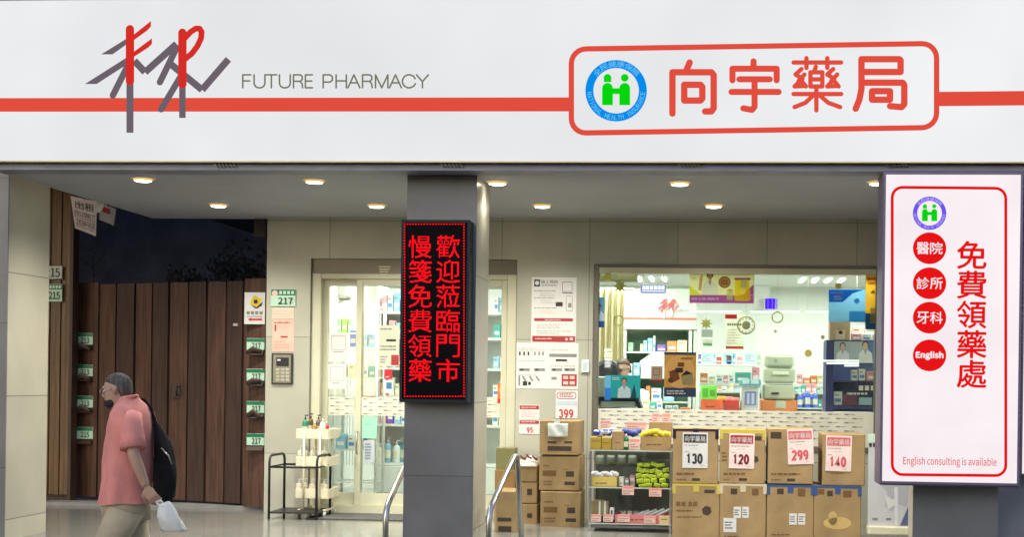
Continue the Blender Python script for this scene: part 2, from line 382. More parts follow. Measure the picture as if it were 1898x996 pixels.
c = MB(); c.box(XL, 4.5, .0, YW + .15, ZC, ZC + .16, ceil_m); c.build('arcade_ceiling', bld)
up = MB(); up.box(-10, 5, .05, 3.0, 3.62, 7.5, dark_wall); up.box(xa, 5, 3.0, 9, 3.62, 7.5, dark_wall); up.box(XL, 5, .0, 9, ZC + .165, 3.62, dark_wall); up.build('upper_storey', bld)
iw = MB(); XI0, XI1, YI1, ZCI = xa + .12, 4.4, 8.6, 2.93
iw.box(XI0, XI1, YI1, YI1 + .1, ZI, ZCI, in_wall); iw.box(XI1, XI1 + .1, YW + .15, YI1, ZI, ZCI, in_wall); iw.box(XI0, XI0 + .02, YW + .15, YI1, ZI, ZCI, in_wall)
iw.build('interior_wall', bld)
ii = MB(); ii.box(XI0 + .02, XI1, YW + .15, YI1, ZF + .004, ZI, in_floor); ii.build('interior_floor', bld)
ic = MB(); ic.box(XI0, XI1 + .1, YW + .15, YI1 + .1, ZCI, ZCI + .1, in_wall); ic.build('interior_ceiling', bld)
# pillars: (left px, right px) of the front face
def pillar(x0, x1, y, front, side, py=650, dep=.62):
    a, b = P(x0, py, 0).x, P(x1, py, 0).x; p = MB(); p.box(a + .002, b - .002, .012, dep, 0.0, ZC if a > XL else 3.62, side); p.box(a, b, 0, .012, 0, ZC if a > XL else 3.62, front)
    p.build('pillar', bld); return a, b
pillar(-112, 12, 0, pil_shaded, pil_side, 650, .6); pillar(751, 880, 0, pil_shaded, pil_side, 650, .55); pillar(1692, 1850, 0, pil_shaded, pil_side, 950, .22)
rw = MB(); xr = P(1850, 950, 0).x; rw.box(xr + .02, 4.5, .35, .5, 0, ZC, M('bluegrey_render', (.22, .23, .28), .8)); rw.build('side_wall', bld)
# entrance: transom, frame, two leaves
dr = MB(); zt = P(660, 507, YW).z; Y = YW + .04
dr.box(xd0 + .004, xd1 - .004, Y, Y + .08, zt, zd - .003, alu_dark)
for k in range(4): dr.box(P(702 + k, 490, Y).x, P(724 - k * 2, 490, Y).x, Y - .004, Y, zd - .075 - k * .022, zd - .065 - k * .022, alu)
door = dr.build('entrance_door', bld)
fr = MB(); xm = P(664, 700, Y).x
fr.cbox(xd0 + .004, xd0 + .09, Y - .01, Y + .1, ZF, zt - .002, alu); fr.cbox(xd1 - .09, xd1 - .004, Y - .01, Y + .1, ZF, zt - .002, alu)
fr.cbox(xd0 + .09, xd1 - .09, Y - .005, Y + .1, zt - .05, zt - .002, alu); fr.box(xd0 + .09, xd1 - .09, Y - .02, Y + .1, ZF, ZI + .01, alu)
fr.build('door_frame', door)
for (a, b, yy) in ((xd0 + .09, xm + .03, Y + .055), (xm - .03, xd1 - .09, Y + .01)):
    lf = MB(); w = .055
    lf.cbox(a, a + w, yy, yy + .04, ZI + .012, zt - .052, alu); lf.cbox(b - w, b, yy, yy + .04, ZI + .012, zt - .052, alu)
    lf.box(a + w, b - w, yy, yy + .04, ZI + .012, ZI + .12, alu); lf.box(a + w, b - w, yy, yy + .04, zt - .11, zt - .052, alu)
    lo = lf.build('door_leaf', door)
    gp = MB(); gp.box(a + w, b - w, yy + .015, yy + .021, ZI + .12, zt - .11, glass); gp.build('glass_pane', lo)
    # printed privacy film band
    fm = MB(); z0, z1 = P(700, 772, yy).z, P(700, 738, yy).z; film = M('privacy_film', s(222, 222, 204), .6)
    fm.box(a + w + .003, b - w - .003, yy + .010, yy + .0135, z0, z1, film)
    rr = random.Random(3); nr = 5
    for r in range(nr):
        x = a + w + .02 + .05 * (r % 2)
        while x < b - w - .1: fm.box(x, x + .035, yy + .0085, yy + .0095, z0 + (z1 - z0) * (r + .35) / nr, z0 + (z1 - z0) * (r + .65) / nr, grey_ink); fm.box(x + .04, x + .08, yy + .0085, yy + .0095, z0 + (z1 - z0) * (r + .42) / nr, z0 + (z1 - z0) * (r + .58) / nr, M('pale_ink', (.4, .4, .37), .7)); x += .135
    fm.build('privacy_film', lo)
hd = MB(); hx = P(663, 820, Y).x; hd.tube([(hx, Y - .01, P(663, 843, Y).z), (hx, Y - .04, P(663, 840, Y).z), (hx, Y - .04, P(663, 805, Y).z), (hx, Y - .01, P(663, 802, Y).z)], .009, chrome); hd.build('door_handle', door)
# shop window
wf = MB(); w = .05
wf.cbox(xw0 + .003, xw0 + w, YW - .012, YW + .1, zs + .003, zw - .003, alu_dark); wf.cbox(xw1 - w, xw1 - .003, YW - .012, YW + .1, zs + .003, zw - .003, alu_dark)
wf.box(xw0 + w, xw1 - w, YW - .012, YW + .1, zw - .03, zw - .003, alu_dark); wf.box(xw0 + w, xw1 - w, YW - .006, YW + .1, zw - .08, zw - .03, alu); wf.box(xw0 + w, xw1 - w, YW - .012, YW + .1, zs + .003, zs + .05, alu_dark)
win = wf.build('shop_window', bld)
gp = MB(); gp.box(xw0 + w, xw1 - w, YW + .016, YW + .022, zs + .05, zw - .08, glass); gp.build('glass_pane', win)
fm = MB(); YF = YW + .0105; zb = P(1360, 762, YF).z; fm.box(xw0 + w + .003, xw1 - w - .003, YF, YF + .004, zs + .05, zb, MC['privacy_film'])
for r in range(12):
    z = zb - .022 - r * .036; x = xw0 + w + .03 + .07 * (r % 2)
    while x < xw1 - w - .12: fm.box(x, x + .04, YF - .0015, YF - .0005, z - .006, z + .006, grey_ink); fm.box(x + .045, x + .09, YF - .0015, YF - .0005, z - .004, z + .004, MC['pale_ink']); x += .142
fm.build('privacy_film', win)

# ------------------------------------------------------------------ the main fascia sign
YF0 = YS
sg = thing('fascia_sign', 'wide white lit fascia sign with red stripe above the arcade', 'shop sign', (P(949, 300, YS).x, YS, P(949, 300, YS).z))
xs0, xs1 = P(-25, 200, YS).x, P(1960, 200, YS).x; zb0 = P(949, 299, YS).z; zt0 = P(949, -6, YS).z
cs = MB(); cs.box(xs0 - .02, xs1 + .02, YS + .014, -.02, zb0 - .012, zt0 + .03, casing); cs.box(xs0, xs1, YS - .004, YS + .013, zb0 - .010, zb0 - .002, M('yellowed_trim', s(226, 206, 140), .5)); cs.box(xs0, xs1, YS - .004, YS + .013, zt0 + .001, zt0 + .02, casing); cs.build('casing', sg)
bm_ = MB(); bm_.box(xs0, xs1, YS + .06, -.03, zb0 - .055, zb0 - .014, M('beam_paint', (.3, .3, .38), .5))
for px in (395, 815, 1255, 1640):
    for k in range(6): bm_.tube([P(px + k * 7, 302, YS + .05), P(px + 9 + k * 7, 311, YS + .05)], .006, chrome, 6)  # short steel rods put in for the glints under the sign
bm_.build('support_beam', sg)
fc = MB(); fc.box(xs0, xs1, YS, YS + .012, zb0, zt0, white_lit)
Yg = YS - .002
za, zc_ = P(949, 206, YS).z, P(949, 180, YS).z; zl = P(0, 195, YS).z; zr = P(1898, 182, YS).z
x1 = P(1056, 200, YS).x; x2 = P(1740, 190, YS).x; hh = (zc_ - za) / 2
zm = P(560, 194.5, YS).z
fc.add([(xs0, Yg, P(0, 195, YS).z - hh), (x1, Yg, P(1056, 194, YS).z - hh), (x1, Yg, P(1056, 194, YS).z + hh), (xs0, Yg, P(0, 195, YS).z + hh)], [(0, 1, 2, 3)], red_lit)
fc.add([(x2, Yg, P(1740, 184, YS).z - hh), (xs1, Yg, P(1900, 182, YS).z - hh), (xs1, Yg, P(1900, 182, YS).z + hh), (x2, Yg, P(1740, 184, YS).z + hh)], [(0, 1, 2, 3)], red_lit)
fc.rframe(1054, 81, 1741, 247, 32, 10, Yg, red_lit, -.0155)
# shop mark: grey shadow strokes first, red letters over them
Ys = YS - .004
k = 900 / 1898
def zz(*p): return [(x * k, y * k) for x, y in p]
for p in (zz((395, 213), (440, 213), (500, 170), (500, 148)), zz((332, 329), (378, 329), (500, 250), (500, 222)),):
    fc.poly(p, Ys, grey_lit)
fc.lay = 4
for p, w_ in ((zz((508, 310), (508, 520)), 13), (zz((441, 374), (497, 262)), 12), (zz((525, 238), (567, 283), (690, 172)), 13), (zz((625, 322), (690, 188)), 12), (zz((713, 320), (713, 462)), 12), (zz((660, 245), (790, 352), (893, 232)), 13), (zz((630, 428), (712, 290)), 12)):
    fc.stroke(p, w_, Ys, grey_lit, len(p) == 2 and abs(p[0][0] - p[1][0]) > 5)
fc.lay = 24
fc.stroke(zz((508, 114), (508, 318)), 15.5, Ys, red2_lit); fc.stroke(zz((713, 128), (713, 330)), 15.5, Ys, red2_lit)
fc.poly(zz((520, 138), (590, 82), (590, 104), (575, 120), (520, 160)), Ys - .007, red2_lit); fc.poly(zz((520, 205), (594, 150), (594, 172), (580, 186), (520, 225)), Ys - .007, red2_lit)
fc.lay = 40; fc.stroke(zz((722, 150), (745, 125), (765, 112), (780, 112), (788, 125), (786, 150), (772, 180), (750, 210), (722, 232)), 11, Ys, red2_lit)
fc.lay = 0
LT = {'F': [[(0, 1), (0, 0), (1, 0)], [(0, .47), (.85, .47)]], 'U': [[(0, 0), (0, .7), (.12, .9), (.35, 1), (.65, 1), (.88, .9), (1, .7), (1, 0)]], 'T': [[(0, 0), (1, 0)], [(.5, 0), (.5, 1)]], 'R': [[(0, 1), (0, 0), (.75, 0), (.95, .12), (.95, .36), (.75, .5), (0, .5)], [(.7, .5), (.93, .68), (1, 1)]], 'E': [[(1, 0), (0, 0), (0, 1), (1, 1)], [(0, .48), (.92, .48)]],
      'P': [[(0, 1), (0, 0), (.75, 0), (1, .14), (1, .42), (.75, .56), (0, .56)]], 'H': [[(0, 0), (0, 1)], [(1, 0), (1, 1)], [(0, .47), (1, .47)]], 'A': [[(0, 1), (.5, 0), (1, 1)], [(.19, .62), (.81, .62)]], 'M': [[(0, 1), (0, 0), (.5, 1), (1, 0), (1, 1)]], 'C': [[(.98, .3), (.85, .1), (.6, 0), (.4, 0), (.15, .12), (0, .38), (0, .62), (.15, .88), (.4, 1), (.6, 1), (.87, .88), (1, .68)]], 'Y': [[(0, 0), (.5, .52), (1, 0)], [(.5, .52), (.5, 1)]]}
for ch, a_, b_ in (('F', 450, 465), ('U', 471, 491), ('T', 493, 513), ('U', 518, 538), ('R', 544, 561), ('E', 566, 579), ('P', 599, 616), ('H', 623, 642), ('A', 645, 667), ('R', 672, 690), ('M', 696, 719), ('A', 722, 744), ('C', 746, 770), ('Y', 772, 794)):
    for st in LT[ch]: fc.stroke([(a_ + (b_ - a_) * u, 139 + 24 * v_) for u, v_ in st], 3.0, Yg, olive_lit)
fc.lay = 0
def emblem(mb, cx, cy, r, Y, ringm, textm, bodym, innerm):
    mb.ring(cx, cy, r * .74, r, Y, ringm, 48)
    mb.arc_text('全民健康保險', cx, cy, r * .87, r * .19, 145, 35, Y - .0006, textm, False, r * .26, .01)
    mb.arc_text('NATIONAL HEALTH INSURANCE', cx, cy, r * .87, r * .15, 182, 358, Y - .0006, textm, True, r * .09)
    for sx in (-1, 1):
        x = cx + sx * r * .28; mb.disc(x, cy - r * .42, r * .125, Y - .0004, bodym)
        if sx < 0: mb.rect(x - r * .12, cy - r * .42, x + r * .125, cy - r * .28, Y - .0005, bodym)
        n = 10; top = [(x + r * .175 * math.cos(math.pi + math.pi * i / n), cy - r * .08 + r * .175 * math.sin(math.pi + math.pi * i / n)) for i in range(n + 1)]
        mb.poly(top + [(x + r * .175, cy + r * .47), (x - r * .175, cy + r * .47)], Y - .0004, bodym)
    mb.rect(cx - r * .12, cy - r * .08, cx + r * .12, cy + r * .11, Y - .0006, bodym)
emblem(fc, 1142, 168.5, 57, Yg, blue_lit, cyan_lit, green_lit, white_lit)
# four rounded characters drawn stroke by stroke (unit squares 0..100)
def glyph(x0, y0, x1, y1, strokes, w_, sh=0):
    for st in strokes: fc.stroke([(x0 + (x1 - x0) * a / 100, y0 + (y1 - y0) * b / 100) for a, b in st], w_, Yg, red_lit)
fc.lay = 0
glyph(1243, 112, 1327, 213, [[(42, 4), (34, 20)], [(4, 98), (4, 22), (90, 22), (95, 27), (95, 88), (90, 94), (76, 94)], [(30, 45), (66, 45), (70, 49), (70, 70), (66, 74), (30, 74), (30, 45)]], 12)
glyph(1354, 110, 1445, 208, [[(47, 4), (47, 12)], [(4, 40), (4, 18), (94, 18), (94, 40)], [(18, 38), (80, 38)], [(2, 62), (98, 62)], [(49, 40), (49, 90), (44, 96), (26, 93)]], 11.5)
glyph(1469, 106, 1561, 207, [[(2, 10), (98, 10)], [(28, 2), (28, 20)], [(70, 2), (70, 20)], [(47, 18), (44, 25)], [(36, 28), (60, 28), (60, 54), (36, 54), (36, 28)], [(36, 41), (60, 41)],
    [(18, 22), (6, 32), (20, 40), (4, 54), (26, 53)], [(24, 32), (12, 44)], [(20, 46), (27, 54)], [(82, 22), (70, 32), (84, 40), (70, 54), (92, 53)], [(90, 32), (78, 44)], [(86, 46), (93, 54)],
    [(2, 68), (98, 68)], [(48, 58), (48, 98)], [(42, 70), (26, 84), (4, 92)], [(54, 70), (72, 84), (96, 92)]], 8.3)
glyph(1583, 106, 1681, 205, [[(14, 4), (86, 4), (88, 6), (88, 28)], [(14, 28), (88, 28)], [(14, 4), (14, 60), (10, 80), (3, 97)], [(16, 48), (92, 48), (95, 52), (95, 88), (90, 94), (68, 92)], [(34, 64), (68, 64), (68, 80), (34, 80), (34, 64)]], 12)
fc.build('lit_face', sg)
lamp('fascia_glow', 'AREA', ((xs0 + xs1) / 2, YS - .06, (zb0 + zt0) / 2), 30, (1, .98, .97), 6.5, sg, (math.radians(90), 0, 0), sy=1.0)

lambda_d = lambda S: S | {(a + 1, b) for a, b in S}
# ------------------------------------------------------------------ LED message board on the middle pillar
YL = -.14
led = thing('led_sign', 'black LED message board with red scrolling characters on the middle pillar', 'LED sign', (P(808, 748, YL).x, YL, P(808, 748, YL).z))
cs = MB(); a, b, z0, z1 = R(742, 408, 869, 748, YL); dk = M('led_casing', (.012, .017, .024), .5, spec=.25)
cs.cbox(a, b, YL + .03, -.002, z0, z1, dk, .006); t = .018
cs.box(a, a + t, YL, YL + .03, z0, z1, dk); cs.box(b - t, b, YL, YL + .03, z0, z1, dk); cs.box(a + t, b - t, YL, YL + .03, z0, z0 + t * 1.3, dk); cs.box(a + t, b - t, YL, YL + .03, z1 - t, z1, dk)
cs.build('casing', led)
sc_ = MB(); sc_.box(a + t, b - t, YL + .012, YL + .0298, z0 + t * 1.3, z1 - t, M('led_panel', (.004, .003, .004), .8, spec=.1))
for tx, xL_, xR_ in (('慢箋免費領藥', 757, 800), ('歡迎蒞臨門市', 809, 852)):
    for i, ch in enumerate(tx):
        X0, X1, Z0, Z1 = R(xL_, 437 + i * 46, xR_, 479 + i * 46, YL + .009); N = 27; du, dv = (X1 - X0) / N, (Z1 - Z0) / N
        for a_, b_ in sorted(dots(ch, N)): x, z = X0 + a_ * du, Z0 + b_ * dv; sc_.add([(x + du * .04, YL + .009, z + dv * .04), (x + du * .96, YL + .009, z + dv * .04), (x + du * .96, YL + .009, z + dv * .96), (x + du * .04, YL + .009, z + dv * .96)], [(0, 1, 2, 3)], led_red)
px0, px1, py0, py1 = 750, 860, 416, 736
n = 62
for i in range(n + 1):
    y = py0 + (py1 - py0) * i / n
    for x in (px0, px1): sc_.rect(x - 1.0, y - 1.3, x + 1.0, y + 1.3, YL + .009, led_red)
for i in range(1, 21):
    x = px0 + (px1 - px0) * i / 21
    for y in (py0, py1): sc_.rect(x - 1.3, y - 1.0, x + 1.3, y + 1.0, YL + .009, led_red)
sc_.build('screen', led)

# ------------------------------------------------------------------ vertical lightbox
YV = -.28
lb = thing('vertical_lightbox', 'tall white and pink-edged lightbox sign with red round badges on the right pillar', 'lightbox sign', (P(1764, 900, YV).x, YV, P(1764, 900, YV).z))
cs = MB(); a, b, z0, z1 = R(1634, 320, 1893, 900, YV); cs.cbox(a, b, YV + .01, -.002, z0 - .012, z1 + .012, casing, .008); t = .016
cs.box(a, a + t, YV - .006, YV + .0095, z0, z1, casing); cs.box(b - t, b, YV - .006, YV + .0095, z0, z1, casing); cs.box(a + t, b - t, YV - .006, YV + .0095, z0, z0 + t, casing); cs.box(a + t, b - t, YV - .006, YV + .0095, z1 - t, z1, casing)
cs.box(a + .2, a + .26, YV + .06, YV + .2, z1 + .013, zb0 - .056, casing); cs.box(b - .26, b - .2, YV + .06, YV + .2, z1 + .013, zb0 - .056, casing)
cs.build('casing', lb)
fc = MB(); fc.box(a + t, b - t, YV, YV + .0095, z0 + t, z1 - t, lb_white); Yv = YV - .002
fc.rframe(1651, 346, 1867, 885, 22, 5.5, Yv, lb_red, .010)
emblem(fc, 1723, 396, 31, Yv, lb_violet, lb_lilac, green_lit, lb_white)
for cy, tx in ((461, '醫院'), (526, '診所'), (590, '牙科'), (660, 'English')):
    fc.disc(1723, cy, 31, Yv, lb_red, 32, 29.5)
    if tx == 'English': fc.text(tx, 1698, cy - 7, 1748, cy + 8, Yv - .001, lb_white, .02)
    else: fc.text(tx[0], 1699, cy - 11, 1722, cy + 11, Yv - .001, lb_white, .01); fc.text(tx[1], 1724, cy - 11, 1747, cy + 11, Yv - .001, lb_white, .01)
fc.column('免費領藥處', 1774, 446, 1828, 722, Yv, lb_red, .016)
fc.text('English consulting is available', 1674, 849, 1847, 868, Yv, E('lightbox_pink_red', s(230, 92, 102)), .004)
fc.build('lit_face', lb)
nb = thing('neighbour_sign', 'thin lit sign edge just beyond the tall lightbox', 'sign', (P(1899, 880, .1).x, .1, P(1899, 880, .1).z))
q = MB(); a, b, z0, z1 = R(1896, 335, 1960, 880, .1); q.box(a, b, .11, .25, z0 - .01, z1 + .01, casing); q.build('casing', nb); q = MB(); q.box(a + .01, b, .1, .1095, z0, z1, lb_white); q.build('lit_face', nb)

# ------------------------------------------------------------------ recessed ceiling lights
warm = (1.0, .95, .83)
bulb = E('downlight_glow', (1.0, .93, .78), 14); rim_glow = E('downlight_rim_glow', s(236, 190, 104), 1.0)  # orange rim emits in place of the lit reflector and halo round the bulb
spots = [(265, 331), (583, 334), (922, 337), (1260, 338), (1628, 337), (405, 379), (698, 380), (1005, 380), (1323, 380)]
names = ['front ceiling light near the left pillar', 'front ceiling light just left of the middle pillar', 'front ceiling light half hidden by the middle pillar', 'front ceiling light above the shop window', 'front ceiling light beside the tall lightbox',
         'rear ceiling light above the wooden gate', 'rear ceiling light above the entrance door', 'rear ceiling light above the wall posters', 'rear ceiling light above the window']
proto = None
for (px, py), nm in zip(spots, names):
    p = PZ(px, py, ZC)
    if proto is None:
        root = thing('ceiling_light', 'round recessed ' + nm, 'ceiling light', (p.x, p.y, ZC), 'recessed ceiling lights'); proto = root
        m = MB(); n = 24; prof = [(.072, -.001), (.074, -.006), (.086, -.005), (.09, -.001)]
        v = []; f = []
        for r, z in prof:
            for k in range(n): v.append((p.x + r * math.cos(2 * math.pi * k / n), p.y + r * math.sin(2 * math.pi * k / n), ZC + z))
        for i in range(3):
            for k in range(n): f.append((i * n + k, i * n + (k + 1) % n, (i + 1) * n + (k + 1) % n, (i + 1) * n + k))
        m.add(v, f, white, True); m.build('trim_ring', root)
        m = MB(); m.lathe((p.x, p.y, ZC), [(.066, -.001), (.071, -.012), (.060, -.0205)], rim_glow, 24); m.lathe((p.x, p.y, ZC), [(.060, -.021), (.05, -.024), (.02, -.026)], bulb, 20); m.build('bulb', root)
        lamp('light', 'SPOT', (p.x, p.y, ZC - .045), 165, warm, .06, root, None, 142)
    else:
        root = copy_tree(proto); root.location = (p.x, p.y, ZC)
        if px == 922:                                        # a weaker lamp beside the pillar
            for ch in root.children:
                if ch.type == 'LIGHT': ch.data = ch.data.copy(); ch.data.energy = 12; root['label'] = 'round recessed ' + nm
# interior lighting: strips in the ceiling grid
tube_e = E('tube_light', (1.0, .99, .95), 6)
k = 0
for yy, xx0 in ((2.66, -3.3), (2.66, -1.2), (2.66, 1.0), (4.4, -3.3), (4.4, -1.2), (4.4, 1.0), (7.0, -1.2), (7.0, 1.0)):
    q = MB()
    for i in range(4): q.box(xx0 + .15 + i * .16, xx0 + .19 + i * .16, yy, yy + .6, ZCI - .02, ZCI - .002, tube_e)
    q.box(xx0 + .1, xx0 + .74, yy - .05, yy + .65, ZCI - .0018, ZCI - .001, white)
    o = q.build('ceiling_lamp'); tag(o, 'four-tube ceiling lamp inside the shop', 'ceiling lamp', 'shop ceiling lamps')
    lamp('tube_glow', 'AREA', (xx0 + .42, yy + .3, ZCI - .05), {2.66: 44, 4.4: 44, 7.0: 44}[yy], (.99, 1.0, .95), .6, o)
# ------------------------------------------------------------------ left bay: gate, wooden wall, dark yard behind
bk = MB(); bk.box(-10, xa - .01, 6.5, 6.7, 0, 9, dark_wall); tag(bk.build('yard_backdrop'), 'dark blue-grey backdrop added behind the wooden gate for the unlit yard', 'wall')  # added dark wall hides the sky and stands for the dark void
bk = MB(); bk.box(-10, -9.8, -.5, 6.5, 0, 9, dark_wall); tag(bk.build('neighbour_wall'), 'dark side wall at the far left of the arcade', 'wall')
def GX(px, py=720):                                             # a point on the slanting gate line
    t = (px - 140) / 350; return P(px, py, 3.25 - .75 * t)
GT = P(300, 521, 2.9).z
gate = thing('wooden_gate', 'tall brown double gate of vertical boards left of the shop', 'gate', (GX(315).x, GX(315).y, ZF))
def boards(xs, z0, z1, mats, gap=.012):
    mb = MB()
    for i, (a, b) in enumerate(zip(xs, xs[1:])):
        A, B = GX(a), GX(b); d = (B - A).normalized(); A = A + d * gap; B = B - d * gap; o = .0 if i % 2 else .012
        v = [(A.x, A.y + o, z0), (B.x, B.y + o, z0), (B.x, B.y + o + .04, z0), (A.x, A.y + o + .04, z0)]
        mb.add(v + [(x, y, z1) for x, y, _ in v], [(0, 1, 5, 4), (1, 2, 6, 5), (2, 3, 7, 6), (3, 0, 4, 7), (4, 5, 6, 7), (3, 2, 1, 0)], mats[i % len(mats)])
    A, B = GX(xs[0]), GX(xs[-1]); mb.add([(A.x, A.y + .03, z0), (B.x, B.y + .03, z0), (B.x, B.y + .03, z1 - .01), (A.x, A.y + .03, z1 - .01)], [(0, 1, 2, 3)], wood2)
    return mb
boards([140, 181], ZF + .03, GT, [wood]).build('post_panel', gate); boards([449, 492], ZF + .03, GT, [wood]).build('post_panel', gate)
l1 = boards([181, 213, 248, 280, 311], ZF + .05, GT - .02, [wood, wood2]).build('gate_leaf', gate); l2 = boards([311, 347, 381, 417, 449], ZF + .05, GT - .02, [wood, wood2]).build('gate_leaf', gate)
q = MB(); A = GX(326, 722); q.cbox(A.x - .035, A.x + .05, A.y - .015, A.y + .01, A.z - .09, A.z + .05, wood2); q.tube([A + Vector((.03, -.015, .02)), A + Vector((.03, -.05, .02)), A + Vector((.03, -.05, -.06)), A + Vector((.03, -.015, -.06))], .008, blackmetal); q.build('lock', gate)
q = MB(); A = GX(436, 603); q.cbox(A.x - .02, A.x + .03, A.y - .012, A.y, A.z - .015, A.z + .015, chrome); q.build('latch', gate)
q = MB(); A, B = GX(140), GX(492); q.box(A.x, B.x, B.y + .1, B.y + .3, ZF, ZF + .03, concrete); q.build('threshold', gate)
ww = MB(); Yw = 3.05
xs = [66, 82, 92, 102, 112, 121, 130]
for i, (a, b) in enumerate(zip(xs, xs[1:])): ww.box(P(a, 700, Yw).x + .004, P(b, 700, Yw).x - .004, Yw - (.012 if i % 2 else 0), Yw + .05, ZF + .06, 3.6, wood_y)
A = P(66, 700, Yw).x; B = P(129, 700, Yw).x; ww.box(A, B, Yw + .052, Yw + .09, ZF, 3.6, wood2); ww.box(B, B + .03, Yw - .02, Yw + .1, ZF, 3.6, wood2)
tag(ww.build('wood_panel_wall'), 'honey brown wall of narrow upright boards beside the left pillar', 'wall')
# bare shrub showing over the gate
sh = thing('bare_shrub', 'faint bare shrub in the dark yard rising above the gate', 'shrub', P(172, 560, 4.2))
tk = MB(); twig = M('grey_twig', (.05, .058, .085), .9); bt = P(172, 650, 4.2)
tk.tube([bt, P(172, 520, 4.2), P(170, 480, 4.2), P(172, 448, 4.2)], [.02, .015, .01, .004], twig, 6); tk.build('trunk', sh)
br_ = MB(); rr = random.Random(5)
for (x, y) in ((172, 515), (171, 495), (171, 480), (172, 505), (170, 468)):
    for sgn in (-1, 1):
        a = P(x, y, 4.2); e = a + Vector((sgn * rr.uniform(.12, .2), rr.uniform(-.1, .1), rr.uniform(.12, .22))); br_.tube([a, (a + e) / 2 + Vector((0, 0, -.02)), e], [.008, .006, .002], twig, 5)
        for t in (.5, .75): b2 = a.lerp(e, t); br_.tube([b2, b2 + Vector((sgn * .03, 0, rr.uniform(.06, .1)))], [.004, .001], twig, 4)
br_.build('branch', sh)
def leafy(name, label, px, py, Y, r, n, seed):
    t = thing(name, label, 'shrub', P(px, py + 60, Y)); lm = MB(); rr = random.Random(seed); c0 = P(px, py, Y); mt = M('dark_leaf', (.04, .05, .06), .8)
    for i in range(n):
        d = Vector((rr.gauss(0, 1), rr.gauss(0, .7), rr.gauss(0, .6))); d = d / max(1, d.length) * r * rr.uniform(.3, 1); c = c0 + d
        u = Vector((rr.gauss(0, 1), rr.gauss(0, 1), rr.gauss(0, 1))).normalized() * .035; w_ = u.orthogonal().normalized() * .014
        lm.add([c - u, c + w_, c + u, c - w_], [(0, 1, 2, 3)], mt)
    lm.build('foliage', t); sm = MB(); sm.tube([P(px, py + 90, Y), c0], [.015, .006], twig, 6); sm.build('stem', t)
leafy('leafy_shrub', 'dim low leafy shrub peeping over the middle of the gate', 345, 522, 3.9, .22, 260, 2)
leafy('leafy_shrub', 'dim leafy shrub over the right half of the gate', 440, 505, 4.6, .4, 420, 3)
# paper notices hanging from the ceiling edge
def notice(name, quad, Y, mat, label, marks, curl=.03):
    mb = MB(); q = [P(x, y, Y) for x, y in quad]           # tl tr br bl
    def fn(u, v):
        a = q[0].lerp(q[1], u); b = q[3].lerp(q[2], u); p = a.lerp(b, v); p.y += curl * math.sin(u * 3.0) * (.3 + v) ; return p
    mb.grid(fn, 8, 8, mat)
    for (u0, v0, u1, v1, tx) in marks:
        if tx:
            gv, gf, a, b, c, d = glyphs(tx); vv = []
            for x, y in gv:
                u = u0 + (u1 - u0) * (x - a) / (b - a); v = v1 - (v1 - v0) * (y - c) / (d - c); p = fn(u, v); p.y -= .004; vv.append(p)
            mb.add(vv, gf, ink)
        else:
            vv = [fn(u0, v0), fn(u1, v0), fn(u1, v1), fn(u0, v1)]
            for p in vv: p.y -= .004
            mb.add(vv, [(0, 1, 2, 3)], dim_red)
    mb.tube([q[0].lerp(q[1], .5) + Vector((0, .01, -.01)), q[0].lerp(q[1], .5) + Vector((0, .01, .12))], .003, blackmetal, 5)
    tag(mb.build(name), label, 'notice')
notice('paper_notice', [(131, 364), (180, 374), (177, 439), (139, 424)], 1.35, M('pinkish_paper', s(246, 224, 220), .8), 'white paper notice with phone number hanging under the ceiling edge at left', [(.12, .12, .88, .34, '出租'), (.06, .42, .94, .56, '0911508177'), (.05, .6, .95, .615, None), (.1, .66, .92, .84, '2834-9838'), (.08, .88, .92, .895, None)])
notice('paper_notice', [(184, 376), (215, 388), (210, 420), (184, 408)], 1.6, M('dull_paper', s(190, 184, 186), .8), 'smaller crumpled notice hanging just right of the phone number notice', [(.1, .15, .6, .45, None)], .05)
q = MB(); c = P(180, 362, 1.45); q.lathe((c.x, c.y, ZC - .06), [(.012, -.03), (.04, -.01), (.05, .02), (.05, .059)], white, 16); tag(q.build('dome_fixture'), 'small white dome fixture at the ceiling edge above the hanging notices', 'fixture')
# number plates
plate_m = M('plate_green', s(188, 226, 200), .4, 0, .05); green_d = M('plate_dark_green', s(24, 110, 78), .4); num_g = M('number_green', s(36, 62, 50), .5); plate_g = M('plate_grey', s(196, 206, 196), .45)
def plate(name, x0, y0, x1, y1, Y, num, label, base=None, hdr=.3, grp=None):
    t = thing(name, label, 'number plate', P((x0 + x1) / 2, y1, Y), grp); m = MB(); m.pcbox(x0, y0, x1, y1, Y - .012, .01, base or plate_m, .002); h = y1 - y0; w = x1 - x0
    if hdr:
        m.rect(x0 + .5, y0 + .5, x1 - .5, y0 + h * hdr, Y - .0135, green_d)
        for i in range(4): m.rect(x0 + w * (.34 + .16 * i), y0 + h * hdr * .28, x0 + w * (.45 + .16 * i), y0 + h * hdr * .8, Y - .0145, plate_m)
        m.disc(x0 + w * .16, y0 + h * .24, h * .17, Y - .0150, pink_paper, 14)
    m.text(num, x0 + w * (.3 if hdr else .12), y0 + h * (hdr + .14 if hdr else .15), x1 - w * .12, y1 - h * .14, Y - .0145, num_g if hdr else ink, .01); m.build('plate', t); return t
plate('number_plate', 80, 494, 115, 518, 3.02, '215', 'grey number plate 215, upper of two on the honey brown wall', plate_g, 0)
plate('number_plate', 80, 527, 115, 560, 3.02, '215', 'pale green number plate 215 with dark green top, lower on the honey brown wall', None, .32)
plate('number_plate', 502, 537, 548, 569, YW, '217', 'green and white number plate 217 above the pink notice', None, .36)
flap_m = M('slot_flap', (.07, .04, .03), .5)
ords = ['uppermost', 'second from top', 'third from top', 'lowest']
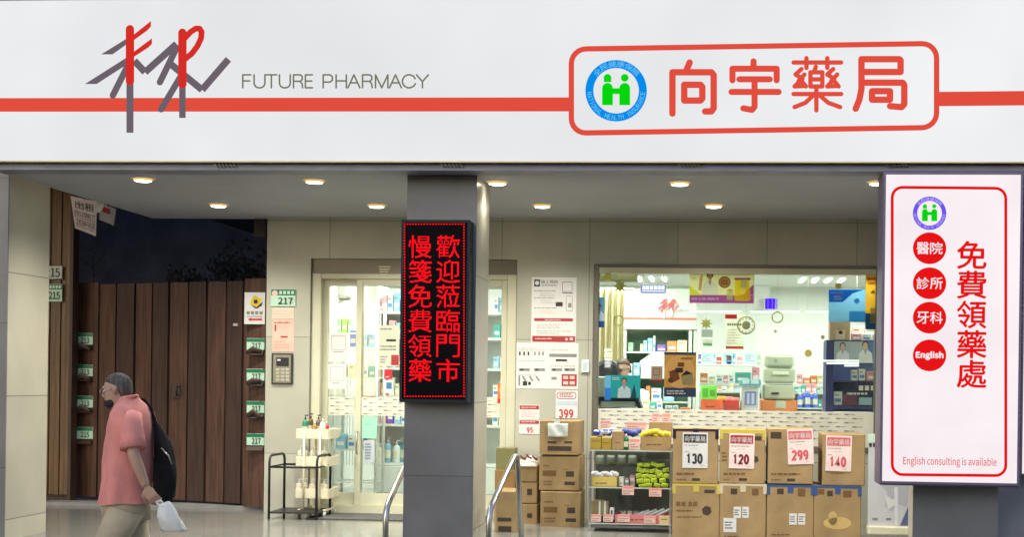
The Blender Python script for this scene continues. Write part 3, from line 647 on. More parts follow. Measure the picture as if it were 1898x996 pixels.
for side, xs_, ys_, num in (('left', (140, 172), (618, 677, 735, 793), '213'), ('right', (457, 490), (628, 685, 745, 805), '217')):
    for i, y in enumerate(ys_):
        Yg_ = GX((xs_[0] + xs_[1]) / 2).y - .022; n_ = '215' if side == 'left' and i == 3 else num
        t = thing('mail_slot', '%s mail slot with green plate %s on the %s gate post' % (ords[i], n_, side), 'mail slot', P(sum(xs_) / 2, y + 34, Yg_), 'mail slots on the gate posts')
        m = MB(); x0, x1 = xs_; m.pcbox(x0, y, x1, y + 22, Yg_ - .012, .01, plate_m, .002); m.rect(x0 + .4, y + .4, x1 - .4, y + 7, Yg_ - .0135, green_d); m.text(n_, x0 + 10, y + 9, x1 - 7, y + 19, Yg_ - .0135, num_g, .01); m.build('plate', t)
        f_ = MB(); a, b, z0, z1 = R(x0 + 1, y + 23, x1 - 1, y + 31, Yg_); f_.add([(a, Yg_ - .004, z1), (b, Yg_ - .004, z1), (b, Yg_ - .04, z0), (a, Yg_ - .04, z0), (a, Yg_ + .004, z1), (b, Yg_ + .004, z1), (b, Yg_ - .034, z0), (a, Yg_ - .034, z0)], [(0, 1, 2, 3), (4, 5, 6, 7), (0, 4, 7, 3), (1, 5, 6, 2), (3, 2, 6, 7)], flap_m); f_.build('flap', t)
        if (side, i) not in (('left', 3), ('right', 3)):
            l_ = MB(); rr = random.Random(i + 7 * len(side)); c = P(x0 + 14, y + 22, Yg_ - .03)
            l_.tube([c + Vector((-.06, 0, -.03)), c + Vector((0, -.015, rr.uniform(-.01, .03))), c + Vector((.07, -.01, rr.uniform(-.05, 0)))], [(.012, .03), (.014, .035), (.01, .02)], M('rolled_mail', s(96, 80, 74), .7), 8); l_.build('rolled_mail', t)
# signs and notices on the gate post and tiled wall
def sheet(name, x0, y0, x1, y1, Y, base, label, cat, draw=None, th=.004, build=True, grp=None, flat=False):
    m = MB()
    if flat: m.rect(x0, y0, x1, y1, Y - th, base)
    else: m.pbox(x0, y0, x1, y1, Y - th, th, base)
    if draw: draw(m, Y - th - .0012)
    o = m.build(name); tag(o, label, cat, grp); return o
def d_(m, Y):
    m.poly([(471, 548), (486, 556), (478, 572), (463, 564)], Y, M('sign_yellow', s(232, 196, 40), .5)); m.poly([(464, 565), (478, 572.5), (482, 566), (487, 560), (485, 568), (473, 573)], Y - .0006, ink); m.disc(474, 560, 4, Y - .0006, ink, 12)
    for i in range(4): m.rect(457 + i * 8, 578, 463 + i * 8, 584, Y, grey_ink)
    m.rect(457, 587, 486, 588.5, Y, grey_ink); m.poly([(459, 593), (466, 589.5), (466, 591.5), (486, 591.5), (486, 595), (466, 595), (466, 597)], Y - .0003, red_ink)
sheet('arrow_sign', 453, 543, 491, 602, GX(472).y - .02, paper, 'white sign with yellow diamond and red left arrow on the right gate post', 'sign', d_, .008)
sheet('notice_slip', 504, 571, 545, 592, YW, M('pale_slip', s(224, 208, 186), .7), 'pale slip of paper between the 217 plate and the pink notice', 'notice', lambda m, Y: m.lines(507, 574, 543, 590, 3, Y, pink_paper))
sheet('pink_notice', 505, 593, 545, 653, YW, M('salmon_paper', s(240, 190, 172), .7), 'salmon pink paper notice above the intercom keypad', 'notice', lambda m, Y: (m.lines(508, 597, 543, 601, 1, Y, dim_red), m.rect(509, 603, 512, 615, Y, dim_red), m.rect(520, 624, 533, 627, Y, dim_red), m.lines(509, 632, 542, 648, 3, Y, M('faint_ink', s(216, 164, 150), .7))))
ic_ = thing('intercom', 'grey intercom keypad with dark screen on the tiled wall', 'intercom', P(522, 713, YW))
m = MB(); m.pcbox(503, 656, 542, 713, YW - .02, .019, M('dark_bezel', s(46, 46, 44), .4), .003); m.pcbox(506, 659, 539, 711, YW - .026, .006, M('keypad_grey', s(140, 138, 122), .4, .4), .002); m.build('panel', ic_)
m = MB(); m.pbox(512, 664, 535, 680, YW - .029, .003, black); m.rect(514, 667, 520, 670, YW - .0296, paper); m.build('screen', ic_)
for r in range(4):
    for c_ in range(3):
        m = MB(); m.pcbox(511 + c_ * 9, 684 + r * 6.3, 518 + c_ * 9, 688.5 + r * 6.3, YW - .030, .004, M('key_grey', s(180, 178, 160), .5), .001); m.build('key', ic_)
q = MB(); q.pcbox(470, 402, 492, 440, YW + .25, .06, M('brown_box', s(92, 76, 70), .7)); tag(q.build('junction_box'), 'small brown box high up where the gate opening meets the tiled wall', 'box')

# ------------------------------------------------------------------ stand, trolley with bottles, handrails, mat
st = thing('wire_stand', 'empty black tubular stand on the floor beside the entrance', 'stand', (P(552, 950, 2.0).x, 2.0, ZF))
y0, y1 = 1.8, 2.2; xl = P(499, 900, y0).x; xr_ = P(587, 900, y0).x; zt_ = P(510, 846, y0).z; zb_ = P(550, 868, y0).z
for x in (xl, xr_):
    m = MB(); rr_ = .06; pts = [(x, y0, ZF)] + [(x, y0, zt_ - rr_)] + [(x, y0 + rr_ - rr_ * math.cos(a), zt_ - rr_ + rr_ * math.sin(a)) for a in (.5, 1.0, 1.57)] + [(x, y1 - rr_ + rr_ * math.sin(a), zt_ - rr_ + rr_ * math.cos(a)) for a in (0, .5, 1.0, 1.57)] + [(x, y1, ZF)]
    m.tube(pts, .011, blackmetal, 8); m.build('end_frame', st)
for y in (y0, y1):
    m = MB(); m.tube([(xl, y, zb_), (xr_, y, zb_)], .009, blackmetal, 8); m.build('rail', st)
m = MB(); m.box(xl, xr_, y0, y1, ZF + .05, ZF + .065, blackmetal); m.build('tray', st)
m = MB(); m.tube([(xl, y0, zb_), (xl, y1, zb_)], .008, blackmetal, 8); m.build('rail', st); m = MB(); m.tube([(xr_, y0, zb_), (xr_, y1, zb_)], .008, blackmetal, 8); m.build('rail', st)
tr = thing('trolley', 'cream three-tier trolley of pump bottles beside the door', 'trolley', (P(578, 940, 2.15).x, 2.15, ZF))
y0, y1 = 2.02, 2.33; xl = P(549, 900, y0).x; xr_ = P(608, 900, y0).x
tz = [P(578, y, y0).z for y in (815, 866, 926)]
for z in tz:
    m = MB(); h = .085; w = .008
    m.box(xl, xr_, y0, y1, z, z + .006, cream); m.cbox(xl, xr_, y0 - w, y0, z, z + h, cream, .003); m.cbox(xl, xr_, y1, y1 + w, z, z + h, cream, .003); m.cbox(xl - w, xl, y0, y1, z, z + h, cream, .003); m.cbox(xr_, xr_ + w, y0, y1, z, z + h, cream, .003); m.build('tray', tr)
for x in (xl + .07, xr_ - .07):
    for yy in (y0 - .02, y1 + .02):
        m = MB(); m.tube([(x, yy, ZF + .07), (x, yy, tz[0] + .06)], .009, cream, 8); m.build('post', tr)
for x in (xl + .03, xr_ - .03):
    m = MB(); m.box(x - .012, x + .012, y0 - .02, y1 + .02, ZF + .055, ZF + .07, cream); m.build('foot_bar', tr)
    for yy in (y0, y1):
        m = MB(); m.tube([(x - .01, yy, ZF + .027), (x + .01, yy, ZF + .027)], .027, white, 14); m.build('caster', tr)
def bottle(px, base, Y, h, r, col, kind, label, grp=None, name='pump_bottle', cat='bottle'):
    p = P(px, 800, Y); t = thing(name, label, cat, (p.x, Y, base), grp); m = MB(); bm2 = M('bottle_%02x%02x%02x' % tuple(int(c) for c in col), s(*col), .3, 0, .03)
    m.lathe((p.x, Y, base), [(r * .92, 0), (r, .01), (r, h * .66), (r * .8, h * .74), (r * .3, h * .78), (r * .3, h * .82)], bm2, 14); m.rect_ = None
    m.build('body', t); c = MB()
    c.lathe((p.x, Y, base), [(r * .36, h * .81), (r * .36, h * .88), (r * .12, h * .885), (r * .12, h * .96)], white if kind != 'dark' else black, 10)
    if kind in ('pump', 'dark'): c.box(p.x - r * .2, p.x + r * .9, Y - r * .2, Y + r * .2, base + h * .95, base + h, white if kind != 'dark' else black)
    c.build('pump' if kind in ('pump', 'dark') else 'cap', t)
    lb_ = MB(); a0, a1 = -math.pi * .85, -math.pi * .15; v = []; f = []
    for i in range(7):
        a = a0 + (a1 - a0) * i / 6; v += [(p.x + (r + .001) * math.cos(a), Y + (r + .001) * math.sin(a), base + h * .18), (p.x + (r + .001) * math.cos(a), Y + (r + .001) * math.sin(a), base + h * .5)]
        if i: f.append((2 * i - 2, 2 * i, 2 * i + 1, 2 * i - 1))
    lb_.add(v, f, M('bottle_label', s(216, 214, 190), .5), True); lb_.build('label', t)
top = tz[0] + .007; mid = tz[1] + .007; low = tz[2] + .007
bottle(566, top, 2.09, .20, .026, (42, 132, 96), 'dark', 'green pump bottle at the left end of the trolley top tray')
bottle(576, top, 2.2, .21, .022, (96, 78, 40), 'dark', 'amber pump bottle behind the green one on the trolley top tray')
bottle(583, top, 2.09, .15, .024, (150, 120, 50), 'cap', 'short golden jar in the middle of the trolley top tray')
bottle(590, top, 2.16, .2, .022, (92, 84, 66), 'dark', 'olive pump bottle in the middle of the trolley top tray')
bottle(598, top, 2.1, .18, .026, (232, 232, 222), 'cap', 'white bottle toward the right of the trolley top tray')
bottle(605, top, 2.18, .15, .022, (196, 52, 44), 'cap', 'red bottle at the right end of the trolley top tray')
for i, px in enumerate((558, 568, 580, 592, 602)): bottle(px, mid, 2.08 + .05 * (i % 2), .17, .028, (226, 222, 200), 'pump', 'cream pump bottle on the middle tray of the trolley', 'cream pump bottles on the middle tray')
for i, px in enumerate((556, 567, 580, 592, 602)): bottle(px, low, 2.08 + .05 * (i % 2), .16, .029, (224, 214, 190), 'pump', 'cream pump bottle on the lowest tray of the trolley', 'cream pump bottles on the lowest tray')
m = MB(); A, B = P(505, 900, 1.85).x, P(760, 900, 1.85).x; m.cbox(P(575, 950, 2.0).x, P(900, 950, 2.0).x, 1.86, 2.34, ZF + .001, ZF + .013, M('grey_mat', (.10, .10, .095), .9, 0, .3, 60, .4), .004); tag(m.build('door_mat'), 'thin grey mat lying in front of the sliding door', 'mat')
def rail(pts, label):
    m = MB(); q = [P(*p) for p in pts]; out = [q[0]]
    for i in range(1, len(q) - 1):                               # rounded bends
        a, b, c = q[i - 1], q[i], q[i + 1]; la = min(.09, (a - b).length * .45); lc = min(.09, (c - b).length * .45)
        s0 = b + (a - b).normalized() * la; s1 = b + (c - b).normalized() * lc
        for k_ in range(6): t = k_ / 5; out.append(s0 * (1 - t) ** 2 + b * 2 * t * (1 - t) + s1 * t * t)
    out.append(q[-1]); m.tube(out, .021, chrome, 14)
    for e in (q[0], q[-1]): m.lathe((e.x, e.y, e.z), [(.05, 0), (.05, .006), (.022, .012)], chrome, 14)
    tag(m.build('handrail'), label, 'handrail')
zst = 0.0
def foot(px, Y, z): v = P(px, 900, Y); return v
rail([(905, 1100, -.16), (906, 950, -.16), (958, 838, .30), (967, 1015, .30)], 'stainless steel step handrail with bent top, right of the middle pillar')
rail([(714, 1100, -.12), (715, 945, -.12), (763, 838, .42), (770, 1015, .45)], 'stainless steel step handrail half hidden by the middle pillar, on its left side')
# ------------------------------------------------------------------ right bay: posters on the pier
def poster1(m, Y):
    m.rect(990, 519, 1001, 532, Y, ink); m.disc(995.5, 525.5, 4, Y - .0005, paper, 14); m.text('線上預約', 1003, 520, 1034, 527, Y, ink); m.lines(1004, 528, 1034, 532, 1, Y, grey_ink)
    m.rframe(1042, 523, 1061, 542, 1.5, 1.2, Y, grey_ink); m.rect(1042, 543.5, 1062, 545, Y, ink)
    m.rframe(1049, 549, 1061, 578, 2, .8, Y, grey_ink); m.rect(1053, 563, 1059, 571, Y, grey_ink); m.rect(1030, 561, 1043, 569, Y, ink)
    for y in (540, 553, 572): m.lines(990, y - 1.5, 1034, y + 1.5, 1, Y, grey_ink); m.lines(1001, y + 3, 1034, y + 11, 3, Y, pink_paper if y == 572 else M('light_ink', (.5, .5, .48), .7), .4)
    m.rect(990, 591, 1062, 596.5, Y, dim_red); m.lines(1010, 592.5, 1042, 595, 1, Y - .0005, paper); m.lines(995, 601, 1060, 611, 3, Y, MC['light_ink']); m.lines(995, 613, 1058, 621, 2, Y, MC['light_ink'])
    m.rect(986.5, 624, 1066, 635, Y, dim_red); m.lines(992, 627, 1030, 631, 1, Y - .0005, pink_paper); m.disc(1050, 630, 2.6, Y - .0005, pink_paper, 12); m.rect(1056, 627, 1062, 632, Y - .0005, pink_paper)
sheet('poster', 985, 515, 1068, 637, YW, paper, 'white poster headed with a black round icon, upper of two on the tiled pier', 'poster', poster1)
def poster2(m, Y):
    rr = random.Random(4)
    for (x0, y0, x1, y1, n) in ((961, 645, 1015, 652, 2), (1020, 648, 1068, 652, 1), (961, 668, 1012, 672, 1), (1020, 678, 1068, 682, 1), (962, 695, 1012, 698, 1)): m.lines(x0, y0, x1, y1, n, Y, MC['light_ink'], .5, rr)
    for x in (962, 970, 978, 990, 998, 1005): m.rect(x, 653, x + 3, 660, Y, ink if x < 985 else grey_ink)
    m.rect(1018, 657, 1069, 663, Y, grey_ink); m.rect(1030, 667, 1051, 671, Y, ink)
    for x in (962, 990, 1022, 1046): m.rect(x, 684, x + 20, 689, Y, grey_ink); m.rect(x + 2, 685, x + 8, 688, Y - .0005, ink)
    for x in (967, 980, 992): m.poly([(x, 699), (x + 3, 698), (x + 9, 707), (x + 6, 708)], Y, grey_ink)
    m.rect(969, 708, 977, 716, Y, ink); m.rect(979, 709, 984, 715, Y, ink); m.rect(1022, 700, 1032, 705, Y, grey_ink); m.rect(961, 697, 964, 716, Y, grey_ink)
    m.rect(1041, 695, 1069, 717, Y, dim_red)
    for x in (1044, 1056):
        for y in (698, 708): m.rect(x, y, x + 9, y + 6, Y - .0005, pink_paper)
sheet('poster', 957, 637, 1072, 722, YW, paper, 'wide white instruction sheet with small diagrams, lower of two on the tiled pier', 'poster', poster2, .003)
sheet('price_sheet', 1030, 725, 1071, 777, YW - .004, paper, 'white and pink price sheet reading 399 on the tiled pier', 'price sheet', lambda m, Y: (m.rframe(1032, 728, 1068, 741, 5, 1.2, Y, dim_red), m.lines(1037, 730, 1064, 738, 2, Y, dim_red), m.rect(1032, 745, 1069, 752, Y, M('pale_blue_print', s(190, 206, 220), .6)), m.digits('399', 1035, 761, 1063, 775, Y, red_ink, 2.6)))
sheet('price_sheet', 962, 752, 1000, 779, YW, paper, 'small pink-topped price sheet, upper of two left of the cartons', 'price sheet', lambda m, Y: (m.rect(963, 753, 999, 760, Y, dim_red), m.lines(966, 755, 996, 758, 1, Y - .0005, pink_paper), m.lines(966, 762, 996, 776, 4, Y, pink_paper)))
sheet('price_sheet', 962, 780, 1000, 806, YW, paper, 'small price sheet reading 95, lower of two left of the cartons', 'price sheet', lambda m, Y: (m.rect(963, 781, 999, 787, Y, dim_red), m.lines(966, 782, 996, 785, 1, Y - .0005, pink_paper), m.digits('95', 976, 794, 988, 803, Y, red_ink, 1.6)))
sw = thing('door_switch', 'pale blue-white push switch on the pier beside the window', 'switch', P(1084, 692, YW)); m = MB(); m.pcbox(1077, 668, 1092, 692, YW - .022, .021, M('switch_white', s(214, 224, 226), .4), .004); m.build('plate', sw); m = MB(); m.pcbox(1081, 673, 1088, 686, YW - .026, .004, M('switch_blue', s(196, 212, 224), .4), .001); m.build('button', sw)

# ------------------------------------------------------------------ cartons
def carton(x0, y0, x1, y1, Y, d, label, tape=None, prints=(), stickers=(), grp=None, rot=0, seam=True):
    a, b, z0, z1 = R(x0, y0, x1, y1, Y); c0 = ((a + b) / 2, Y + d / 2, z0); t = thing('carton', label, 'carton', c0, grp)
    m = MB(); m.cbox(a, b, Y, Y + d, z0, z1, card, .006); Yp = Y - .0012
    for pr in prints:
        k_ = pr[0]; q = (x0 + (x1 - x0) * pr[1], y0 + (y1 - y0) * pr[2], x0 + (x1 - x0) * pr[3], y0 + (y1 - y0) * pr[4])
        if k_ == 'lines': m.lines(*q, pr[5], Yp, card_p, .5)
        elif k_ == 'rect': m.rect(*q, Yp, card_p)
        elif k_ == 'dark': m.rect(*q, Yp, M('carton_dark_print', s(70, 58, 48), .8))
        elif k_ == 'hex': cx, cy, r = (q[0] + q[2]) / 2, (q[1] + q[3]) / 2, (q[2] - q[0]) / 2; m.poly([(cx + r * math.cos(i * math.pi / 3 + .3), cy + r * math.sin(i * math.pi / 3 + .3)) for i in range(6)], Yp, M('carton_dark_print', s(70, 58, 48), .8))
        elif k_ == 'text': m.text(pr[5], *q, Yp, card_p, .01)
        elif k_ == 'stain': m.disc((q[0] + q[2]) / 2, (q[1] + q[3]) / 2, (q[2] - q[0]) / 2, Yp, M('torn_card', s(206, 176, 112), .9), 18, (q[3] - q[1]) / 2)
    if seam: m.box(a + .004, b - .004, Y + d / 2 - .003, Y + d / 2 + .003, z1 - .002, z1 + .0015, card_d)
    o = m.build('box', t)
    if tape:
        tm = MB(); hgt = z1 - z0; e = .0016
        tm.box(a - e, b + e, Y - e, Y + .06, z1 - .015 if not isinstance(tape, tuple) else z1 - .03, z1 + e, tape if not isinstance(tape, tuple) else tape[0])
        mt = tape if not isinstance(tape, tuple) else tape[0]
        for u in (0.0, .94): tm.box(a - e * 1.5 + (b - a) * u, a + e * 1.5 + (b - a) * (u + .06), Y - e * 1.4, Y + .02, z1 - .075, z1 + e * .5, mt)
        tm.box(a + (b - a) * .44, a + (b - a) * .56, Y - e * 1.8, Y + d * .5, z1 - .06, z1 + e * 1.6, mt)
        tm.build('tape', t)
    for sx, sy, sw_, sh in stickers:
        sm = MB(); q = (x0 + (x1 - x0) * sx, y0 + (y1 - y0) * sy); w_, h_ = (x1 - x0) * sw_, (y1 - y0) * sh
        sm.pbox(q[0], q[1], q[0] + w_, q[1] + h_, Y - .0025, .002, paper); sm.lines(q[0] + w_ * .12, q[1] + h_ * .2, q[0] + w_ * .9, q[1] + h_ * .8, 3, Y - .0032, ink, .4); sm.build('sticker', t)
    t.rotation_euler.z = rot or random.Random(x0 * 7 + y0).uniform(-.014, .014)
    return t
tp = lambda n, c: M(n + '_tape', s(*c), .35, 0, .04)
yel, blk, blu, pal = tp('yellow', (206, 188, 84)), tp('black', (38, 32, 34)), tp('blue', (62, 90, 140)), tp('clear', (214, 200, 170))
YB = 1.05; DB = .46
std = (('lines', .08, .78, .7, .86, 1), ('lines', .08, .9, .3, .95, 1), ('dark', .42, .9, .6, .95))
G = None
carton(1246, 899, 1333, 1004, YB, DB, 'carton edged with yellow tape at the bottom left of the tall carton row', yel, (('rect', .08, .31, .17, .39), ('rect', .19, .31, .28, .39), ('rect', .34, .31, .42, .39), ('rect', .44, .31, .53, .39), ('lines', .08, .44, .6, .5, 1), ('hex', .62, .34, .84, .6), ('dark', .68, .1, .9, .16), ('lines', .1, .56, .8, .6, 1)))
carton(1334, 899, 1420, 1004, YB, DB, 'bottom carton with clear tape and three white stickers, second from the left', pal, (('dark', .24, .08, .38, .18), ('rect', .7, .08, .84, .2), ('lines', .1, .9, .6, .96, 1)), ((.3, .4, .16, .2), (.49, .4, .14, .2), (.08, .6, .28, .25)))
carton(1421, 901, 1508, 1006, YB, DB, 'bottom carton with blue tape and a pair of white stickers, third from the left', blu, (('dark', .22, .06, .36, .16), ('rect', .66, .06, .82, .2), ('lines', .1, .85, .7, .9, 1)), ((.48, .5, .16, .2), (.67, .5, .15, .2)))
carton(1509, 903, 1596, 1006, YB, DB, 'bottom carton with blue tape and a torn pale patch at the right of the row', blu, (('rect', .08, .05, .22, .15), ('dark', .28, .08, .4, .18), ('rect', .62, .08, .8, .2), ('stain', .2, .55, .8, .78), ('stain', .3, .45, .5, .7)))
def price(x0, y0, x1, y1, Y, num, col, hdr, label, rot=0, split=None):
    t = MB(); t.pbox(x0, y0, x1, y1, Y - .003, .003, paper if col is ink else M('pink_white_paper', s(246, 224, 218), .7)); Yq = Y - .0042; w = x1 - x0; h = y1 - y0
    t.rect(x0 + w * .05, y0 + h * .05, x1 - w * .05, y0 + h * .29, Yq, hdr); wht = MC['white_paper']
    t.text('向宇藥局', x0 + w * .1, y0 + h * .1, x1 - w * .1, y0 + h * .26, Yq - .0004, wht)
    t.lines(x0 + w * .08, y0 + h * .34, x1 - w * .08, y0 + h * .38, 1, Yq, grey_ink); t.lines(x0 + w * .3, y0 + h * .43, x1 - w * .3, y0 + h * .46, 1, Yq, MC['light_ink']); t.lines(x0 + w * .08, y0 + h * .52, x0 + w * .3, y0 + h * .56, 1, Yq, grey_ink)
    t.digits(num, x0 + w * .14, y0 + h * .62, x1 - w * .2, y0 + h * .86, Yq, col, w * .085); t.lines(x0 + w * .7, y0 + h * .93, x1 - w * .08, y0 + h * .95, 1, Yq, grey_ink)
    o = t.build('price_sheet'); tag(o, label, 'price sheet')
    if rot: o.rotation_euler.y = rot
carton(1247, 797, 1331, 898, YB + .01, DB, 'upper carton with black taped corners behind the price 130', blk, std)
carton(1335, 798, 1419, 898, YB + .01, DB, 'upper carton with a strip of yellow tape behind the price 120', (yel,), std + (('hex', .7, .45, .86, .65), ('dark', .74, .12, .92, .2), ('lines', .04, .4, .16, .6, 3)))
carton(1424, 796, 1508, 899, YB + .01, DB, 'upper carton with dark print behind the price 299', None, std + (('dark', .06, .06, .3, .18), ('lines', .5, .8, .8, .84, 1)))
carton(1525, 806, 1604, 902, YB + .03, DB, 'shorter upper carton behind the price 140 at the right of the row', None, (('lines', .2, .74, .7, .78, 1),), rot=0)
price(1265, 803, 1312, 869, YB + .008, '130', ink, ink, 'black and white price sheet reading 130 taped to a carton')
price(1351, 805, 1398, 870, YB + .008, '120', M('maroon_ink', s(130, 24, 40), .6), dim_red, 'price sheet with a deep red 120 taped to a carton', .01)
price(1461, 797, 1509, 862, YB + .006, '299', M('faded_red_ink', s(214, 96, 104), .6), M('faded_red_header', s(216, 106, 112), .6), 'curling price sheet with faded red 299 taped to a carton', -.04)
price(1530, 809, 1578, 875, YB + .028, '140', M('faded_red_ink', s(214, 96, 104), .6), MC['faded_red_header'], 'price sheet with faded red 140 taped to the shorter carton', .015)
# three-high stack left of the glass rack, and the lower boxes by the handrail
YK = 1.68
kp = (('lines', .1, .24, .34, .32, 1), ('rect', .08, .42, .42, .58), ('lines', .1, .7, .4, .86, 2), ('dark', .66, .44, .86, .6), ('dark', .62, .74, .88, .84), ('lines', .6, .36, .74, .4, 1))
carton(1001, 913, 1076, 980, YK, .42, 'bottom carton of the three-high stack below the wall posters', None, kp)
carton(1000, 847, 1075, 911, YK + .01, .42, 'middle carton of the three-high stack below the wall posters', None, kp)
carton(1000, 781, 1074, 845, YK - .005, .42, 'opened top carton of the three-high stack with a white bag hung on it', None, (('dark', .2, .6, .42, .66), ('dark', .62, .6, .82, .66), ('dark', .2, .74, .8, .88)))
m = MB(); q = R(1016, 786, 1053, 811, YK - .012)
m.grid(lambda u, v: Vector((q[0] + (q[1] - q[0]) * u, YK - .03 - .02 * math.sin(u * 3.1) + .006 * math.sin(9 * u + 5 * v), q[2] + (q[3] - q[2]) * v)), 10, 8, M('white_plastic_bag', (.7, .74, .68), .4)); m.box(q[0] + .05, q[1] - .07, YK - .02, YK - .007, q[3], q[3] + .03, MC['white_plastic_bag'])
tag(m.build('plastic_bag', None, None, .004), 'small white plastic bag hanging on the front of the opened top carton', 'bag')
carton(965, 936, 996, 979, 1.86, .4, 'narrow carton at the bottom, left of the three-high stack', None, (('dark', .4, .4, .7, .6),))
carton(965, 896, 996, 935, 1.86, .4, 'narrow carton in the middle, left of the three-high stack', None, (('dark', .4, .3, .7, .6),))
carton(964, 866, 996, 895, 1.86, .4, 'narrow top carton under the white cloth bundle', None, ())
carton(918, 912, 955, 1000, 1.2, .34, 'plain grey-brown carton standing behind the handrail', None, (('dark', .1, .56, .8, .64), ('dark', .14, .74, .8, .86)))
m = MB(); rr = random.Random(2); qa = R(958, 842, 999, 866, 1.95); cl = M('white_cloth', (.66, .64, .58), .8)
m.grid(lambda u, v: Vector((qa[0] + (qa[1] - qa[0]) * u, 1.84 + .34 * v, qa[2] + .006 + .09 * math.sin(math.pi * v) ** .7 * (.75 + .25 * math.sin(u * 9 + v * 4)) * math.sin(math.pi * min(1, max(0, u))) ** .4)), 14, 10, cl)
for i in range(3): c = Vector((qa[0] + .06 + .05 * i, 1.88, qa[2] + .075 + .01 * (i % 2))); m.tube([c + Vector((-.02, 0, .02)), c, c + Vector((.025, -.01, -.012))], .007, M('maroon_band', s(110, 30, 30), .6), 6)
tag(m.build('cloth_bundle', None, None, .004), 'white cloth bundle with dark red bands lying on the narrow cartons', 'cloth')

# ------------------------------------------------------------------ glass display rack and its goods
YR0, YR1 = 1.42, 1.86; xr0, xr1 = P(1094, 900, YR0).x, P(1243, 900, YR0).x
rk = thing('display_rack', 'steel rack with glass shelves of small goods below the window', 'display rack', ((xr0 + xr1) / 2, 1.64, ZF))
zsh = [P(1168, y, YR0).z for y in (836, 905, 972)]
for x in (xr0, xr1):
    for y in (YR0, YR1): m = MB(); m.box(x - .009, x + .009, y - .009, y + .009, ZF, zsh[0] + .0, chrome); m.build('post', rk)
for z in zsh: m = MB(); m.box(xr0 - .008, xr1 + .008, YR0 - .012, YR1, z - .008, z, glass_s); m.box(xr0 - .01, xr1 + .01, YR0 - .016, YR0 - .0125, z - .009, z + .001, M('pale_edge', (.55, .58, .5), .3)); m.build('shelf', rk)
m = MB(); m.box(xr0, xr1, YR1 + .01, YR1 + .025, ZF + .02, zsh[0] - .02, M('smoked_back', (.13, .14, .125), .35)); m.build('back_panel', rk)
m = MB(); m.box(xr0 + .01, xr1 - .01, YR0 + .01, YR1 - .01, ZF + .03, zsh[2] - .02, M('grey_base', (.16, .16, .17), .5)); m.build('base', rk)
def goods(name, x0, y0, x1, y1, Y, d, mat, label, cat, grp=None, band=None, z=None, c=.003):
    a, b, z0, z1 = R(x0, y0, x1, y1, Y)
    if z is not None: z1 = z + (z1 - z0); z0 = z
    m = MB(); m.cbox(a, b, Y, Y + d, z0, z1, mat, c)
    if band: 
        for (u0, v0, u1, v1, mt) in band: m.add([(a + (b - a) * u0, Y - .001, z1 - (z1 - z0) * v1), (a + (b - a) * u1, Y - .001, z1 - (z1 - z0) * v1), (a + (b - a) * u1, Y - .001, z1 - (z1 - z0) * v0), (a + (b - a) * u0, Y - .001, z1 - (z1 - z0) * v0)], [(0, 1, 2, 3)], mt)
    return tag(m.build(name), label, cat, grp)
def K(n, r, g_, b, rough=.5): return M(n, s(r, g_, b), rough, 0, .05)
def tray(x0, y0, x1, y1, Y, d, mat, label, z=None, th=.006):
    a, b, z0, z1 = R(x0, y0, x1, y1, Y)
    if z is not None: z1 = z + z1 - z0; z0 = z
    m = MB(); m.box(a, b, Y, Y + d, z0, z0 + th, mat); m.box(a, b, Y, Y + th, z0 + th, z1, mat); m.box(a, b, Y + d - th, Y + d, z0 + th, z1, mat); m.box(a, a + th, Y + th, Y + d - th, z0 + th, z1, mat); m.box(b - th, b, Y + th, Y + d - th, z0 + th, z1, mat)
    m.lines(x0 + (x1 - x0) * .2, y0 + (y1 - y0) * .5, x1 - (x1 - x0) * .2, y0 + (y1 - y0) * .75, 1, Y - .001, card_p)
    tag(m.build('open_tray'), label, 'tray'); return a, b, z0, z1
mus = K('mustard_box', 176, 148, 52); T0 = zsh[0] + .001; T1 = zsh[1] + .001; T2 = zsh[2] + .001
goods('small_box', 1094, 812, 1114, 835, YR0 + .02, .16, mus, 'mustard box on the rack top, left of the pair', 'box', None, ((.1, .3, .9, .36, card_p),), T0); goods('small_box', 1115, 813, 1133, 835, YR0 + .02, .16, mus, 'mustard box on the rack top, right of the pair', 'box', None, ((.1, .4, .9, .46, card_p),), T0)
goods('small_box', 1134, 801, 1156, 835, YR0 + .03, .16, card, 'small upright cardboard box in the middle of the rack top', 'box', None, ((.3, .6, .7, .64, card_p),), T0)
def pack(px, py, Y, w, h, mat, label, grp=None, rz=0, ry=0, name='packet', cat='packet', stripe=None, d=.05):
    c = P(px, py, Y); m = MB(); k_ = P(px + 1, py, Y).x - c.x; W, Hh = w * k_ / 2, h * k_ / 2; v = []
    N = 8
    def fn(u, v_, sg):
        x = (u * 2 - 1) * W; z = (v_ * 2 - 1) * Hh; b = d / 2 * (max(0, 1 - abs(u * 2 - 1) ** 3) * max(0, 1 - abs(v_ * 2 - 1) ** 3)) ** .6
        p = Vector((x, sg * b, z)); p.rotate(Matrix.Rotation(ry, 3, 'Y')); p.rotate(Matrix.Rotation(rz, 3, 'X')); return c + p
    m.grid(lambda u, v_: fn(u, v_, -1), N, N, mat); m.grid(lambda u, v_: fn(u, v_, 1), N, N, mat)
    if stripe: m.grid(lambda u, v_: fn(.15 + .7 * u, .35 + .3 * v_, -1.06) + Vector((0, -.002, 0)), 4, 4, stripe)
    return tag(m.build(name), label, cat, grp)
rr = random.Random(11); bl = K('packet_blue', 40, 70, 170); wh = K('packet_white', 224, 228, 232); yl = K('packet_yellow', 226, 216, 60); lime = K('packet_lime', 196, 214, 60)
